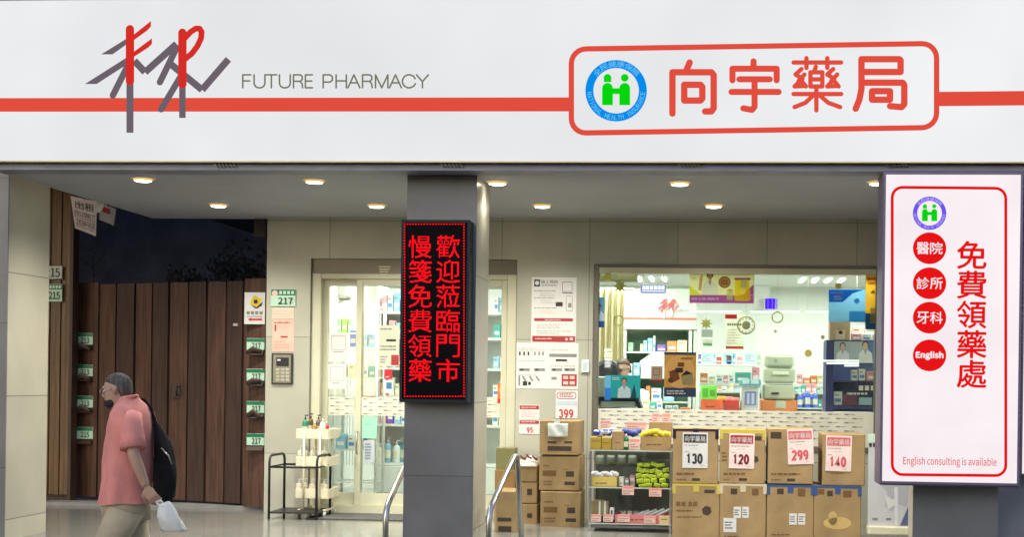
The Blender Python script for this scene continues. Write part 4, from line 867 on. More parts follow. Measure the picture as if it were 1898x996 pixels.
for i in range(6): pack(1106 + i * 5.4, 803 + rr.uniform(-3, 3), YR0 + .05 + .02 * (i % 3), 13, 10, wh if i % 2 else bl, 'blue and white packet heaped on the mustard boxes', 'blue and white packets on the mustard boxes', -.6, rr.uniform(-.5, .5), stripe=bl if i % 2 else wh)
for i in range(5): pack(1160 + i * 5.6, 803 + rr.uniform(-3, 3), YR0 + .07 + .02 * (i % 3), 14, 9, K('packet_violet_blue', 70, 84, 160), 'violet-blue packet heaped behind the green bottle', 'violet-blue packets on the rack top', -.6, rr.uniform(-.6, .6))
bottle(1161, T0, YR0 + .04, .135, .02, (24, 104, 50), 'cap', 'green bottle between cardboard boxes on the rack top')
tray(1187, 810, 1243, 835, YR0 + .02, .26, card, 'open cardboard tray heaped with yellow packets on the rack top', T0)
for i in range(9): pack(1195 + (i % 5) * 10, 806 + rr.uniform(-5, 4), YR0 + .06 + .05 * (i // 5), 17, 9, yl, 'yellow packet heaped in the cardboard tray', 'yellow packets in the tray', -.7, rr.uniform(-.5, .5))
goods('small_box', 1203, 784, 1246, 812, YR0 + .3, .1, card, 'mustard-brown carton back standing behind the yellow packets', 'box')
def card_tag(x0, y0, x1, y1, Y, label, grp='pink price cards'):
    m = MB(); m.pbox(x0, y0, x1, y1, Y, .002, pink_paper); m.rect(x0 + 1, y0 + 1, x1 - 1, y0 + (y1 - y0) * .3, Y - .001, M('tag_pink', s(228, 150, 146), .7)); m.lines(x0 + 2, y0 + (y1 - y0) * .45, x1 - 2, y1 - 1, 2, Y - .001, grey_ink, .4)
    tag(m.build('price_card'), label, 'price card')
for (b_, lbl) in (((1112, 781, 1132, 796, YR0 + .22), 'pink price card behind the blue and white packets'), ((1160, 784, 1198, 799, YR0 + .24), 'wide pink price card behind the violet-blue packets'), ((1208, 768, 1223, 784, YR0 + .302), 'left of two pink price cards upright on the mustard-brown carton'), ((1227, 768, 1243, 784, YR0 + .302), 'right of two pink price cards upright on the mustard-brown carton'),
                  ((1166, 815, 1186, 833, YR0 - .002), 'pink price card between the green bottle and the yellow packets'), ((1153, 902, 1175, 919, YR0 - .02), 'pink price card hanging from the middle shelf, left one'), ((1203, 906, 1226, 922, YR0 - .02), 'pink price card under the lime packets'),
                  ((1095, 955, 1114, 969, YR0 - .003), 'pink price card below the kraft box on the bottom shelf'), ((1118, 955, 1136, 969, YR0 - .003), 'pink price card right of the kraft box on the bottom shelf'), ((1145, 955, 1167, 969, YR0 - .003), 'pink price card in front of the silver tubes'), ((1194, 958, 1215, 972, YR0 - .022), 'pink price card at the right of the bottom shelf')):
    card_tag(*b_, lbl)
for i, (x, y) in enumerate([(1187, 863), (1199, 863), (1213, 862), (1225, 864), (1187, 873), (1199, 874), (1212, 874), (1221, 877), (1234, 873), (1184, 883), (1196, 884), (1210, 885), (1224, 883), (1236, 884), (1186, 893), (1199, 893), (1212, 892), (1228, 892), (1190, 902), (1202, 901), (1218, 901), (1232, 901)]):
    pack(x, y, YR0 + .05 + .05 * (1 - (y - 860) / 45), rr.uniform(11, 15), rr.uniform(7, 9), lime, 'lime-yellow packet in the stepped pile on the middle shelf', 'lime packets on the middle shelf', -.3, rr.uniform(-.3, .3), d=.035, stripe=K('packet_lime_dark', 150, 176, 40))
for i, (x0, x1, y0, cn, lb_) in enumerate(((1147, 1156, 888, 'pale', 'small pale box beside the yellow tray on the middle shelf'), (1157, 1166, 891, 'grey', 'small grey box in the middle of the middle shelf'), (1167, 1177, 886, 'pink', 'small pink box beside the lime packets'))):
    goods('small_box', x0, y0, x1, 905, YR0 + .08 + .03 * i, .1, K('rack_box_' + cn, *{'pale': (206, 204, 190), 'grey': (140, 142, 136), 'pink': (222, 170, 166)}[cn]), lb_, 'box', None, ((.15, .2, .85, .5, wh), (.15, .65, .6, .75, grey_ink)), T1)
for i, px in enumerate((1150, 1162, 1174, 1186, 1198, 1210, 1222)): goods('small_box', px, 945, px + 10, 962, YR0 + .2, .08, K('rack_back_box', 176, 170, 150), 'dull box in the back row of the bottom shelf', 'box', 'dull boxes at the back of the bottom shelf', ((.15, .2, .85, .5, wh),), T2)
m = MB(); a, b, z0, z1 = R(1180, 862, 1241, 905, YR0 + .12)
for i in range(4): m.box(a, b, YR0 + .085 + .05 * i, YR0 + .13 + .05 * i, T1, T1 + (z1 - z0) * (i + .6) / 4.2, glass_s)
tag(m.build('step_stand'), 'clear stepped stand under the lime packets', 'stand')
tray(1094, 886, 1143, 904, YR0 + .02, .26, K('yellow_tray', 206, 184, 96), 'yellow card tray of white packets on the middle shelf', T1)
for i in range(5): pack(1102 + i * 9, 881 + rr.uniform(-2, 2), YR0 + .08, 18, 8, wh, 'white packet lying in the yellow tray', 'white packets in the yellow tray', -.8, rr.uniform(-.3, .3))
for i in range(4): pack(1112 + i * 20, 855, YR1 - .06, 16, 20, K('packet_grey', 130, 134, 124), 'grey packet hanging at the back of the rack under its top shelf', 'grey packets at the back of the rack', 0, 0)
goods('small_box', 1095, 924, 1128, 953, YR0 + .1, .14, K('kraft_box', 150, 134, 92), 'kraft box with white ribbons on the bottom shelf', 'box', None, ((.45, .0, .55, 1, wh), (.75, 0, .85, 1, wh)), T2 + .04); goods('small_box', 1130, 932, 1138, 954, YR0 + .06, .06, wh, 'slim white box with dark label on the bottom shelf', 'box', None, ((.3, .2, .7, .7, ink),), T2 + .02)
tray(1140, 955, 1240, 971, YR0 + .01, .3, K('pink_tray', 214, 128, 128), 'long pink tray along the bottom shelf', T2)
for i in range(4):
    m = MB(); a = P(1166 + i * 14, 962, YR0 + .1); m.tube([a, a + Vector((.16, .05, .06 + .005 * i))], .012, K('silver_tube', 190, 194, 200, .3), 10); tag(m.build('silver_tube'), 'silver tube leaning in the pink tray', 'tube', 'silver tubes in the pink tray')
tray(1222, 955, 1241, 970, YR0 - .012, .02, K('card_tray_pale', 216, 196, 150), 'pale card tray at the right end of the bottom shelf', T2)
# roll-up banner half behind the lightbox
rb = thing('rollup_banner', 'grey-white pull-up banner half hidden under the tall lightbox', 'banner', P(1650, 990, .95)); m = MB(); Yb = 1.0
m.pbox(1609, 806, 1692, 977, Yb, .006, K('banner_grey', 206, 208, 210)); m.poly([(1690, 925), (1690, 976), (1668, 976)], Yb - .0012, K('banner_blue', 96, 104, 150)); m.poly([(1632, 900), (1645, 915), (1640, 940), (1652, 950), (1664, 935), (1680, 940), (1688, 920), (1684, 900), (1660, 895)], Yb - .0014, K('banner_shade', 186, 188, 194))
m.poly([(1657, 905), (1664, 905), (1664, 975), (1659, 975)], Yb - .002, wh); m.poly([(1640, 918), (1655, 928), (1662, 922), (1658, 938), (1646, 946)], Yb - .0021, K('banner_pale', 226, 226, 226)); m.rect(1609, 806, 1632, 822, Yb - .0015, K('banner_mint', 206, 232, 208)); m.rect(1611, 823, 1616, 830, Yb - .0016, ink); m.rect(1618, 823, 1623, 830, Yb - .0016, ink); m.rect(1617, 962, 1627, 966, Yb - .002, grey_ink); m.rect(1642, 962, 1652, 966, Yb - .002, grey_ink)
m.build('banner_sheet', rb); m = MB(); a, b, z0, z1 = R(1607, 977, 1692, 992, Yb); m.cbox(a, b, Yb - .05, Yb + .06, z0, z1, cream, .008); m.build('base', rb)
# ------------------------------------------------------------------ inside the shop, seen through the window
G1 = YW + .0145                                                  # just outside the pane: posters stick to the glass
BLIT = {}
def backlit(m):                                                  # paper thin enough for the shop's light to come through
    if m.name in BLIT: return BLIT[m.name]
    c = m.copy(); c.name = m.name + '_on_glass'; nt = c.node_tree; b = nt.nodes['Principled BSDF']; out = [n for n in nt.nodes if n.type == 'OUTPUT_MATERIAL'][0]
    tr_ = nt.nodes.new('ShaderNodeBsdfTranslucent'); mx = nt.nodes.new('ShaderNodeMixShader'); mx.inputs[0].default_value = .62; src = b.inputs['Base Color'].links[0].from_socket
    nt.links.new(src, tr_.inputs[0]); nt.links.new(b.outputs[0], mx.inputs[1]); nt.links.new(tr_.outputs[0], mx.inputs[2]); nt.links.new(mx.outputs[0], out.inputs[0]); BLIT[m.name] = c; return c
def gsheet(name, x0, y0, x1, y1, base, label, cat, draw=None, Y=None): 
    o = sheet(name, x0, y0, x1, y1, Y or G1, base, label, cat, draw, .003, flat=True)
    for i, m in enumerate(o.data.materials): o.data.materials[i] = backlit(m)
    return o
hair_m = M('dark_hair', (.02, .016, .013), .6); grey_hair = M('grey_hair', (.085, .078, .07), .85, 0, .6, 45, .5, (1, 1, .3)); brown_hair = M('brown_hair', (.09, .05, .03), .6, 0, .3, 60)
pskin = K('printed_skin', 222, 178, 150); coat = K('printed_white_coat', 232, 236, 240)
def figure(m, cx, top, h, Y, hairc=None):                        # a printed half-length person in a white coat
    r = h * .13
    m.poly([(cx - h * .34, top + h), (cx - h * .3, top + h * .55), (cx - h * .12, top + h * .4), (cx + h * .12, top + h * .4), (cx + h * .3, top + h * .55), (cx + h * .34, top + h)], Y, coat)
    m.poly([(cx - h * .07, top + h * .4), (cx + h * .07, top + h * .4), (cx, top + h * .62)], Y - .0003, K('printed_shirt', 150, 170, 196)); m.rect(cx - r * .45, top + h * .26, cx + r * .45, top + h * .42, Y - .0004, pskin)
    m.disc(cx, top + h * .14, r * 1.12, Y - .0005, hairc or hair_m, 18, r * 1.2); m.disc(cx, top + h * .18, r * .85, Y - .0007, pskin, 18, r * 1.1)
# banner with a doctor across the top of the window
def ban(m, Y):
    m.rect(1278, 548, 1397, 563, Y, K('banner_purple', 178, 90, 186)); m.poly([(1376, 548), (1397, 528), (1397, 548)], Y - .0002, K('banner_purple', 178, 90, 186)); figure(m, 1316, 505, 42, Y - .001)
    m.lines(1282, 550, 1345, 560, 1, Y - .0008, K('banner_pale_violet', 224, 190, 232)); m.disc(1343, 524, 11, Y - .0008, K('banner_brown', 150, 90, 60), 24); m.disc(1343, 524, 9.6, Y - .001, K('banner_gold', 216, 180, 90), 24); m.lines(1336, 520, 1350, 529, 2, Y - .0012, K('banner_brown', 150, 90, 60), .5)
    m.poly([(1362, 517), (1389, 517), (1391, 557), (1386, 559), (1364, 559), (1361, 556)], Y - .0012, K('banner_jar_yellow', 246, 226, 30)); m.rect(1361, 516, 1391, 520, Y - .0014, K('banner_purple', 178, 90, 186)); m.disc(1376, 540, 6, Y - .0016, K('banner_jar_light', 250, 240, 130), 16); m.rect(1373, 519, 1385, 534, Y - .0016, K('banner_label', 214, 216, 150))
    m.rect(1347, 541, 1359, 557, Y - .0015, K('banner_label', 214, 216, 150)); m.rect(1348, 537, 1358, 541, Y - .0015, K('banner_gold', 216, 180, 90)); m.poly([(1294, 538), (1297, 516), (1302, 508), (1302, 520), (1300, 540)], Y - .0006, pskin); m.lines(1283, 515, 1293, 520, 2, Y - .0005, K('banner_olive', 190, 190, 70))
    m.poly([(1278, 530), (1300, 548), (1278, 548)], Y - .0001, K('banner_lime', 224, 236, 60))
gsheet('banner', 1278, 505, 1398, 563, K('banner_pale_yellow', 238, 240, 168), 'pale yellow and purple banner of a doctor with product jars at the window top', 'banner', ban)
gsheet('poster', 1103, 552, 1120, 608, K('poster_sky_blue', 96, 170, 214), 'narrow blue poster with a person at the left end of the window', 'poster', lambda m, Y: (figure(m, 1111, 566, 30, Y), m.rect(1103, 597, 1120, 608, Y - .001, K('poster_deep_blue', 50, 100, 180))))
def brown(m, Y):
    m.rect(1231, 654, 1290, 659, Y, K('poster_navy', 54, 70, 110)); m.rect(1231, 720, 1290, 737, Y, K('poster_navy', 54, 70, 110)); m.disc(1260, 690, 28, Y - .0003, K('poster_tan', 214, 176, 108), 30, 31)
    m.rect(1252, 683, 1266, 692, Y - .0006, ink); m.rect(1256, 673, 1268, 681, Y - .0006, K('poster_brown_dark', 120, 74, 36)); m.rect(1262, 664, 1284, 668, Y - .0006, card_d); m.poly([(1240, 690), (1256, 684), (1260, 704), (1244, 712)], Y - .0006, K('poster_brown_dark', 120, 74, 36)); m.poly([(1262, 698), (1284, 694), (1286, 714), (1266, 716)], Y - .0007, K('poster_pot', 156, 150, 110)); m.poly([(1262, 698), (1272, 688), (1284, 694)], Y - .0009, hair_m); m.disc(1243, 706, 5, Y - .0009, K('poster_bowl', 100, 60, 40), 16)
    m.lines(1236, 724, 1286, 733, 2, Y - .0006, paper, .5)
gsheet('poster', 1231, 654, 1290, 737, K('poster_ochre', 176, 130, 60), 'brown and gold poster with navy bands in the middle of the window', 'poster', brown)
gsheet('poster', 1132, 697, 1187, 739, K('poster_teal', 40, 160, 166), 'teal poster with a woman in white at the lower left of the window', 'poster', lambda m, Y: (figure(m, 1157, 702, 37, Y), m.poly([(1168, 739), (1176, 712), (1180, 739)], Y - .0003, K('poster_teal_dark', 20, 90, 100)), m.lines(1135, 700, 1150, 706, 2, Y - .0003, coat)))
gsheet('leaflet', 1121, 697, 1132, 743, K('leaflet_blue', 110, 190, 230), 'narrow light blue leaflet left of the teal poster', 'leaflet', lambda m, Y: m.rect(1121, 720, 1132, 743, Y, K('leaflet_blue_deep', 60, 150, 226)))
gsheet('poster', 1604, 507, 1632, 612, K('poster_gold', 226, 176, 52), 'tall gold and blue poster at the right edge of the window', 'poster', lambda m, Y: (m.rect(1604, 582, 1632, 612, Y, K('poster_royal', 30, 100, 190)), m.rect(1613, 572, 1632, 600, Y - .0004, K('poster_tan2', 190, 176, 120)), m.lines(1608, 514, 1629, 530, 2, Y, K('poster_orange', 210, 130, 40), .7), m.poly([(1613, 545), (1618, 538), (1623, 545)], Y, card_d)))
gsheet('poster', 1536, 537, 1604, 598, K('poster_light_blue', 130, 200, 236), 'light blue poster with a dark blue corner beside the gold poster', 'poster', lambda m, Y: (m.poly([(1536, 538), (1602, 538), (1580, 545), (1562, 561), (1536, 561)], Y, K('poster_royal2', 40, 120, 206)), m.rect(1546, 549, 1561, 557, Y - .0004, K('poster_paleblue', 200, 222, 240)), m.lines(1540, 541, 1562, 546, 1, Y - .0004, coat), m.disc(1588, 559, 5, Y - .0004, K('poster_mid_blue', 90, 160, 216), 14), m.rect(1574, 578, 1604, 598, Y - .0002, K('poster_cyan', 84, 186, 236))), YW + .0142)
gsheet('notice', 1344, 582, 1378, 648, M('notice_paper', s(226, 228, 206), .7), 'white notice with red top and bottom bars hanging in the window', 'notice', lambda m, Y: (m.rect(1344, 584, 1366, 592, Y, red_ink), m.lines(1348, 599, 1375, 606, 1, Y, grey_ink, .6), m.lines(1348, 610, 1375, 640, 6, Y, M('faint_red_ink', s(206, 170, 150), .7), .3), m.rect(1345, 643, 1378, 648, Y, K('notice_orange', 216, 96, 60))), G1 + .05)
gsheet('leaflet', 1207, 680, 1228, 709, K('leaflet_brown', 156, 130, 112), 'small brown leaflet left of the brown and gold poster', 'leaflet', lambda m, Y: (m.rframe(1211, 684, 1223, 697, 1, .8, Y, ink), m.rect(1207, 705, 1228, 709, Y, dim_red)))
# gold ornaments hanging in the window
gold = M('gold_card', s(214, 204, 110), .4, .3)
def star(cx, cy, r, label, n=8, tagc=None):
    m = MB(); m.poly([(cx + (r if i % 2 == 0 else r * .5) * math.cos(math.pi * i / n), cy + (r if i % 2 == 0 else r * .5) * math.sin(math.pi * i / n)) for i in range(2 * n)], G1 + .035, gold, .004); m.tube([P(cx, cy - r, G1 + .037), P(cx, 503, G1 + .037)], .0012, gold, 4); tag(m.build('star_ornament'), label, 'ornament', None)
star(1149, 531, 14, 'gold star ornament hanging at the upper left of the window'); star(1309, 601, 12, 'gold star ornament hanging left of the red-barred notice')
def hoop(cx, cy, r, label, face=False):
    m = MB(); c = P(cx, cy, G1 + .037); k_ = abs(P(cx + 1, cy, G1).x - P(cx, cy, G1).x)
    m.tube([c + Vector((k_ * r * math.cos(a * math.pi / 12), 0, k_ * r * math.sin(a * math.pi / 12))) for a in range(24)], .006, gold, 6, True, True); m.tube([c + Vector((0, 0, k_ * r)), P(cx, 503, G1 + .037)], .0012, gold, 4)
    if face:
        for i in range(12): a = i * math.pi / 6; m.box(c.x + k_ * r * .8 * math.sin(a) - .005, c.x + k_ * r * .8 * math.sin(a) + .005, c.y - .001, c.y + .001, c.z + k_ * r * .8 * math.cos(a) - .007, c.z + k_ * r * .8 * math.cos(a) + .007, gold)
        m.disc(cx, cy, r * .5, G1 + .036, M('pale_gold', s(222, 218, 160), .5), 18, None, .003)
    tag(m.build('hoop_ornament'), label, 'ornament')
hoop(1383, 604, 16, 'gold clock-face hoop ornament hanging over the notice', True); hoop(1441, 589, 10, 'small gold hoop ornament hanging below the violet light'); hoop(1147, 595, 9, 'small gold hoop ornament hanging in front of the curtain')
for cx, cy, r, nm in ((1554, 531, 6, 'round gold sticker at the top right of the window'), (1498, 656, 7, 'round gold sticker over the copier end of the window'), (1437, 615, 3, 'tiny grey sticker spot in the middle of the window'), (1525, 626, 4, 'small grey sticker spot right of the middle of the window')):
    m = MB(); m.disc(cx, cy, r, G1 - .002, gold if 'gold' in nm else K('grey_sticker', 170, 180, 160), 18, None, .002); tag(m.build('sticker'), nm, 'sticker')
gsheet('tag', 1122, 505, 1132, 521, K('tag_yellow', 226, 214, 100), 'yellow paper tag at the top left corner of the window', 'tag')
gsheet('leaflet', 1300, 612, 1321, 626, K('leaflet_greyblue', 170, 190, 176), 'grey-green leaflet under the gold star', 'leaflet'); gsheet('leaflet', 1302, 630, 1321, 643, K('leaflet_pale', 222, 230, 212), 'pale leaflet with a green bar under the grey-green leaflet', 'leaflet', lambda m, Y: m.rect(1303, 637, 1320, 642, Y, K('leaflet_green', 120, 200, 130)))
# far left: blind box, curtain, counter cabinet with fascia
q = MB(); a, b, z0, z1 = R(1098, 496, 1181, 521, 2.62); q.cbox(a, b, 2.62, 2.8, z0, z1, K('blind_olive', 132, 130, 100), .006); tag(q.build('blind_box'), 'olive blind box inside the top left corner of the window', 'blind')
cu = MB(); ct = K('curtain_cream', 214, 206, 164, .8); q = R(1080, 538, 1156, 760, 4.7)
cu.grid(lambda u, v: Vector((q[0] + (q[1] - q[0]) * u, 4.7 + .05 * math.sin(u * 42) + .01 * math.sin(v * 5 + u * 20), q[3] + (q[2] - q[3]) * v)), 90, 6, ct); cu.tube([(q[0], 4.7, q[3] + .01), (q[1] + .1, 4.7, q[3] + .01)], .012, alu, 8); tag(cu.build('curtain'), 'cream pleated curtain at the left side of the shop interior', 'curtain')
cabw = M('cabinet_white', (.52, .56, .51), .5, 0, .04)
cab = thing('medicine_cabinet', 'white medicine cabinet with lit shop mark and red line behind the counter', 'cabinet', P(1220, 760, 5.6)); Yc = 5.6
m = MB(); a, b, z0, z1 = R(1152, 536, 1292, 612, Yc); m.cbox(a, b, Yc - .02, Yc + .5, z0, z1, cabw); m.rect(1154, 590, 1291, 594, Yc - .0215, K('cabinet_red', 222, 100, 80)); m.build('fascia', cab)
zf0 = ZI; zc0 = P(1220, 614, Yc).z; m = MB(); a, b, _, _ = R(1156, 612, 1290, 690, Yc)
m.box(a, a + .03, Yc, Yc + .45, zf0, z0 - .002, cabw); m.box(b - .03, b, Yc, Yc + .45, zf0, z0 - .002, cabw); xq = P(1276, 650, Yc).x; m.box(xq, xq + .04, Yc, Yc + .45, zf0, z0 - .002, cabw); m.box(a + .03, b - .03, Yc + .43, Yc + .45, zf0, z0 - .002, K('cabinet_green_back', 150, 190, 160)); m.build('carcass', cab)
zsf = [P(1220, y, Yc).z for y in (653, 700, 745)]
for z in zsf: m = MB(); m.box(a + .031, xq - .001, Yc + .005, Yc + .429, z - .02, z, cabw); m.build('shelf', cab)
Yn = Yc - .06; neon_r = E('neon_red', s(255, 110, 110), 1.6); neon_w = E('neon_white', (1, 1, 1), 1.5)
ns = thing('neon_mark', 'small glowing red and white shop mark on the cabinet fascia', 'neon sign', P(1240, 597, Yn)); m = MB()
def nm_(pts): return [(1219 + (x - 160) * .148, 553 + (y - 40) * .19) for x, y in pts]
for p, mt in ((((240, 52), (240, 150)), neon_r), (((338, 58), (338, 156)), neon_r), (((246, 72), (278, 50)), neon_r), (((246, 104), (280, 82)), neon_r), (((342, 72), (372, 55), (378, 70), (345, 112)), neon_r), (((190, 100), (232, 78)), neon_r), (((165, 152), (232, 112)), neon_r), (((210, 178), (236, 124)), neon_r), (((250, 112), (268, 136), (330, 82)), neon_r), (((298, 150), (330, 88)), neon_r), (((240, 160), (240, 245)), neon_w), (((338, 164), (338, 218)), neon_w), (((312, 118), (372, 168), (424, 110)), neon_r), (((300, 204), (338, 138)), neon_w)):
    m.tube([P(x, y, Yn) for x, y in nm_(p)], .008, mt, 6)
for i in range(6): m.tube([P(1257 + i * 5, 576 - (i % 2) * 3, Yn), P(1261 + i * 5, 571 + (i % 2) * 3, Yn)], .006, neon_w, 6)
m.build('glowing_tube', ns); m = MB(); m.pbox(1224, 566, 1226, 570, Yn + .01, .028, chrome); m.pbox(1250, 566, 1252, 570, Yn + .01, .028, chrome); m.build('bracket', ns)
Yq_ = 4.3; iv = thing('counter_sign', 'small lit blue-violet sign hanging over the pharmacy counter', 'sign', P(1210, 543, Yq_)); m = MB(); m.pbox(1187, 528, 1235, 545, Yq_ + .004, .05, white); m.build('casing', iv)
m = MB(); m.rect(1188, 529, 1234, 544, Yq_, E('sign_violet', s(150, 150, 236), 1.0)); 
for i in range(6): m.rect(1191 + i * 7, 531, 1196.5 + i * 7, 538, Yq_ - .001, neon_w)
m.rect(1190, 540, 1232, 541.5, Yq_ - .001, neon_w); m.build('lit_face', iv); m = MB()
for px in (1192, 1230): m.tube([P(px, 528, Yq_ + .02), Vector((P(px, 528, Yq_).x, Yq_ + .02, ZCI))], .006, chrome, 6)
m.build('hanger', iv)
# goods on the cabinet shelves
pal_ = {'mint green': (150, 206, 160), 'white': (226, 230, 222), 'pale blue': (150, 196, 220), 'violet': (122, 86, 180), 'orange': (226, 140, 84), 'teal': (70, 170, 160), 'pink': (226, 160, 170), 'red': (206, 70, 60), 'cream': (224, 214, 176), 'blue': (70, 110, 190), 'lime': (150, 220, 80)}
def box_row(items, Y, z, where, d=.1, shape='box'):
    for (x0, x1, h, colr) in items:
        a, b = P(x0, 680, Y).x, P(x1, 680, Y).x; k_ = (b - a) / (x1 - x0); hh = h * k_; bc = K('box_' + colr.replace(' ', '_'), *pal_[colr]); m = MB(); m.cbox(a, b, Y, Y + d, z + .001, z + .001 + hh, bc, .003)
        alt = K('box_band_' + ('white' if colr != 'white' else 'blue'), *((232, 234, 226) if colr != 'white' else (90, 140, 200)))
        m.add([(a + .15 * (b - a), Y - .001, z + hh * .25), (b - .15 * (b - a), Y - .001, z + hh * .25), (b - .15 * (b - a), Y - .001, z + hh * .5), (a + .15 * (b - a), Y - .001, z + hh * .5)], [(0, 1, 2, 3)], alt); m.add([(a + .15 * (b - a), Y - .001, z + hh * .7), (b - .4 * (b - a), Y - .001, z + hh * .7), (b - .4 * (b - a), Y - .001, z + hh * .78), (a + .15 * (b - a), Y - .001, z + hh * .78)], [(0, 1, 2, 3)], grey_ink)
        tag(m.build('medicine_box'), '%s medicine box %s' % (colr, where), 'box', 'medicine boxes ' + where)
box_row([(1164, 1173, 16, 'mint green'), (1186, 1191, 14, 'cream'), (1192, 1199, 21, 'pale blue'), (1200, 1209, 25, 'pale blue'), (1210, 1214, 30, 'white'), (1217, 1234, 13, 'violet'), (1236, 1254, 20, 'orange'), (1255, 1273, 22, 'cream')], Yc + .06, zsf[0], 'on the top shelf of the cabinet')
box_row([(1165, 1172, 24, 'white'), (1174, 1186, 26, 'pale blue'), (1188, 1196, 20, 'white'), (1198, 1212, 24, 'teal'), (1214, 1226, 22, 'cream'), (1230, 1244, 24, 'pink'), (1246, 1270, 20, 'white')], Yc + .06, zsf[1], 'on the middle shelf of the cabinet')
box_row([(1166, 1180, 26, 'cream'), (1182, 1196, 22, 'white'), (1198, 1206, 28, 'orange'), (1208, 1226, 24, 'white'), (1230, 1250, 26, 'pale blue')], Yc + .06, zsf[2], 'on the low shelf of the cabinet')
# right: long back counter with goods
ctr = thing('back_counter', 'long white counter with shelf of boxes at the back of the shop', 'counter', P(1410, 800, 6.6)); Yk = 6.6; zk = P(1410, 712, Yk).z; a, b = P(1296, 712, Yk).x, P(1540, 712, Yk).x
m = MB(); m.cbox(a, b, Yk, Yk + .5, zk - .04, zk, white); m.build('top', ctr); m = MB(); m.box(a + .02, b - .02, Yk + .02, Yk + .48, ZI, zk - .041, K('counter_pale', 210, 222, 206)); m.build('body', ctr)
for px in (1356, 1412, 1470):
    m = MB(); x = P(px, 740, Yk).x; m.box(x - .006, x + .006, Yk + .012, Yk + .0199, ZI + .02, zk - .06, grey_ink); m.build('seam', ctr)
box_row([(1298, 1312, 18, 'orange'), (1314, 1326, 12, 'cream'), (1328, 1340, 16, 'white'), (1341, 1350, 14, 'pink'), (1352, 1360, 16, 'white'), (1363, 1392, 20, 'teal'), (1394, 1408, 30, 'pink'), (1490, 1502, 12, 'orange'), (1503, 1514, 16, 'orange'), (1515, 1529, 18, 'cream'), (1478, 1488, 18, 'pink')], Yk + .08, zk, 'on the long back counter', .12)
ws = thing('wall_shelf', 'white wall shelf of papers above the back counter', 'shelf', P(1340, 690, 7.9)); m = MB(); a, b, z0, z1 = R(1290, 676, 1400, 680, 7.9); m.cbox(a, b, 7.9, 8.2, z0, z1, white); m.build('board', ws)
for i, px in enumerate((1300, 1340, 1380)):
    m = MB(); m.pbox(px, 655, px + 20, 676, 8.0, .004, K('paper_blue', 190, 214, 222)); m.lines(px + 2, 658, px + 18, 672, 4, 7.998, grey_ink, .3); tag(m.build('paper_sheet'), 'pale blue sheet of paper standing on the wall shelf', 'paper', 'pale blue sheets on the wall shelf')
cp = thing('dispensing_machine', 'grey-green dispensing machine with stacked sections behind the window', 'machine', P(1444, 743, 3.6)); Yp_ = 3.55; gm = K('machine_grey', 172, 178, 152, .4); gd = K('machine_grey_dark', 140, 148, 126, .4)
for (x0, y0, x1, y1, dd, mt, nm) in ((1419, 660, 1472, 682, .32, gm, 'top_section'), (1417, 683, 1474, 712, .36, gm, 'drum_section'), (1414, 713, 1474, 743, .36, gm, 'base_section')):
    m = MB(); m.pcbox(x0, y0, x1, y1, Yp_, dd, mt, .02); m.pcbox(x0 + 4, y1 - 5, x1 - 4, y1 - 2, Yp_ - .004, .005, gd, .001); m.build(nm, cp)
m = MB(); m.pcbox(1432, 690, 1462, 696, Yp_ - .012, .011, K('machine_pale', 206, 214, 186), .003); m.build('slot', cp); m = MB(); m.pcbox(1430, 729, 1444, 732, Yp_ - .012, .011, black, .002); m.build('outlet', cp); m = MB(); m.disc(1438, 670, 3.5, Yp_ - .004, gd, 16, None, .003); m.build('dial', cp)
goods('base_box', 1411, 744, 1478, 764, Yp_ - .06, .5, K('orange_box', 200, 120, 66), 'orange-brown box under the grey-green machine', 'box', None, ((.4, 0, .68, .7, gm),))
m = MB(); Yb_ = 3.2
tray(1299, 742, 1340, 763, Yb_, .3, K('basket_orange', 216, 96, 60), 'orange-red basket of goods inside the window'); tray(1342, 744, 1370, 763, Yb_ + .02, .3, K('basket_red', 196, 60, 50), 'dark red basket right of the orange-red basket')
for i, (x, cc) in enumerate(((1338, 'basket_gold'), (1350, 'basket_pink'), (1362, 'basket_pink'))): pack(x, 741 + i, Yb_ + .1, 16, 12, K(cc, *((240, 160, 40) if 'gold' in cc else (232, 130, 120))), ('golden packet' if 'gold' in cc else 'pink packet') + ' heaped over the two baskets', 'packets over the baskets', -.4)
goods('snack_bag', 1299, 716, 1329, 742, Yb_ + .25, .08, K('bag_lime', 130, 226, 90), 'bright green bag standing behind the orange-red basket', 'bag', None, ((.1, .2, .45, .8, K('bag_green', 80, 180, 60)), (.55, .3, .9, .75, K('bag_green', 80, 180, 60))))
wb = thing('storage_bin', 'white storage bin with blue-grey lid and clear front inside the window', 'bin', P(1391, 763, 3.3)); m = MB(); m.pcbox(1373, 718, 1408, 762, 3.3, .3, white, .01); m.rframe(1376, 722, 1405, 757, 4, 2, 3.298, K('bin_rim', 200, 206, 206)); m.rect(1380, 727, 1402, 753, 3.297, K('bin_blue', 120, 130, 170)); m.rect(1385, 730, 1389, 750, 3.2965, K('bin_pale', 190, 196, 216)); m.rect(1393, 730, 1398, 750, 3.2965, K('bin_pale', 190, 196, 216)); m.build('body', wb); m = MB(); m.pcbox(1371, 704, 1411, 717, 3.28, .34, K('bin_lid', 110, 160, 168), .012); m.pcbox(1376, 706, 1389, 713, 3.274, .005, K('bin_lid_pale', 190, 216, 216), .001); m.pcbox(1392, 706, 1406, 713, 3.274, .005, MC['bin_lid_pale'], .001); m.build('lid', wb)
for i, px in enumerate((1482, 1489, 1496, 1503, 1510)): bottle(px, P(1495, 757, 3.4).z, 3.4 + .05 * (i % 2), .15 + .02 * (i % 3), .026, (76, 104, 196), 'cap', 'blue bottle with white cap beside the machine', 'blue bottles beside the machine')
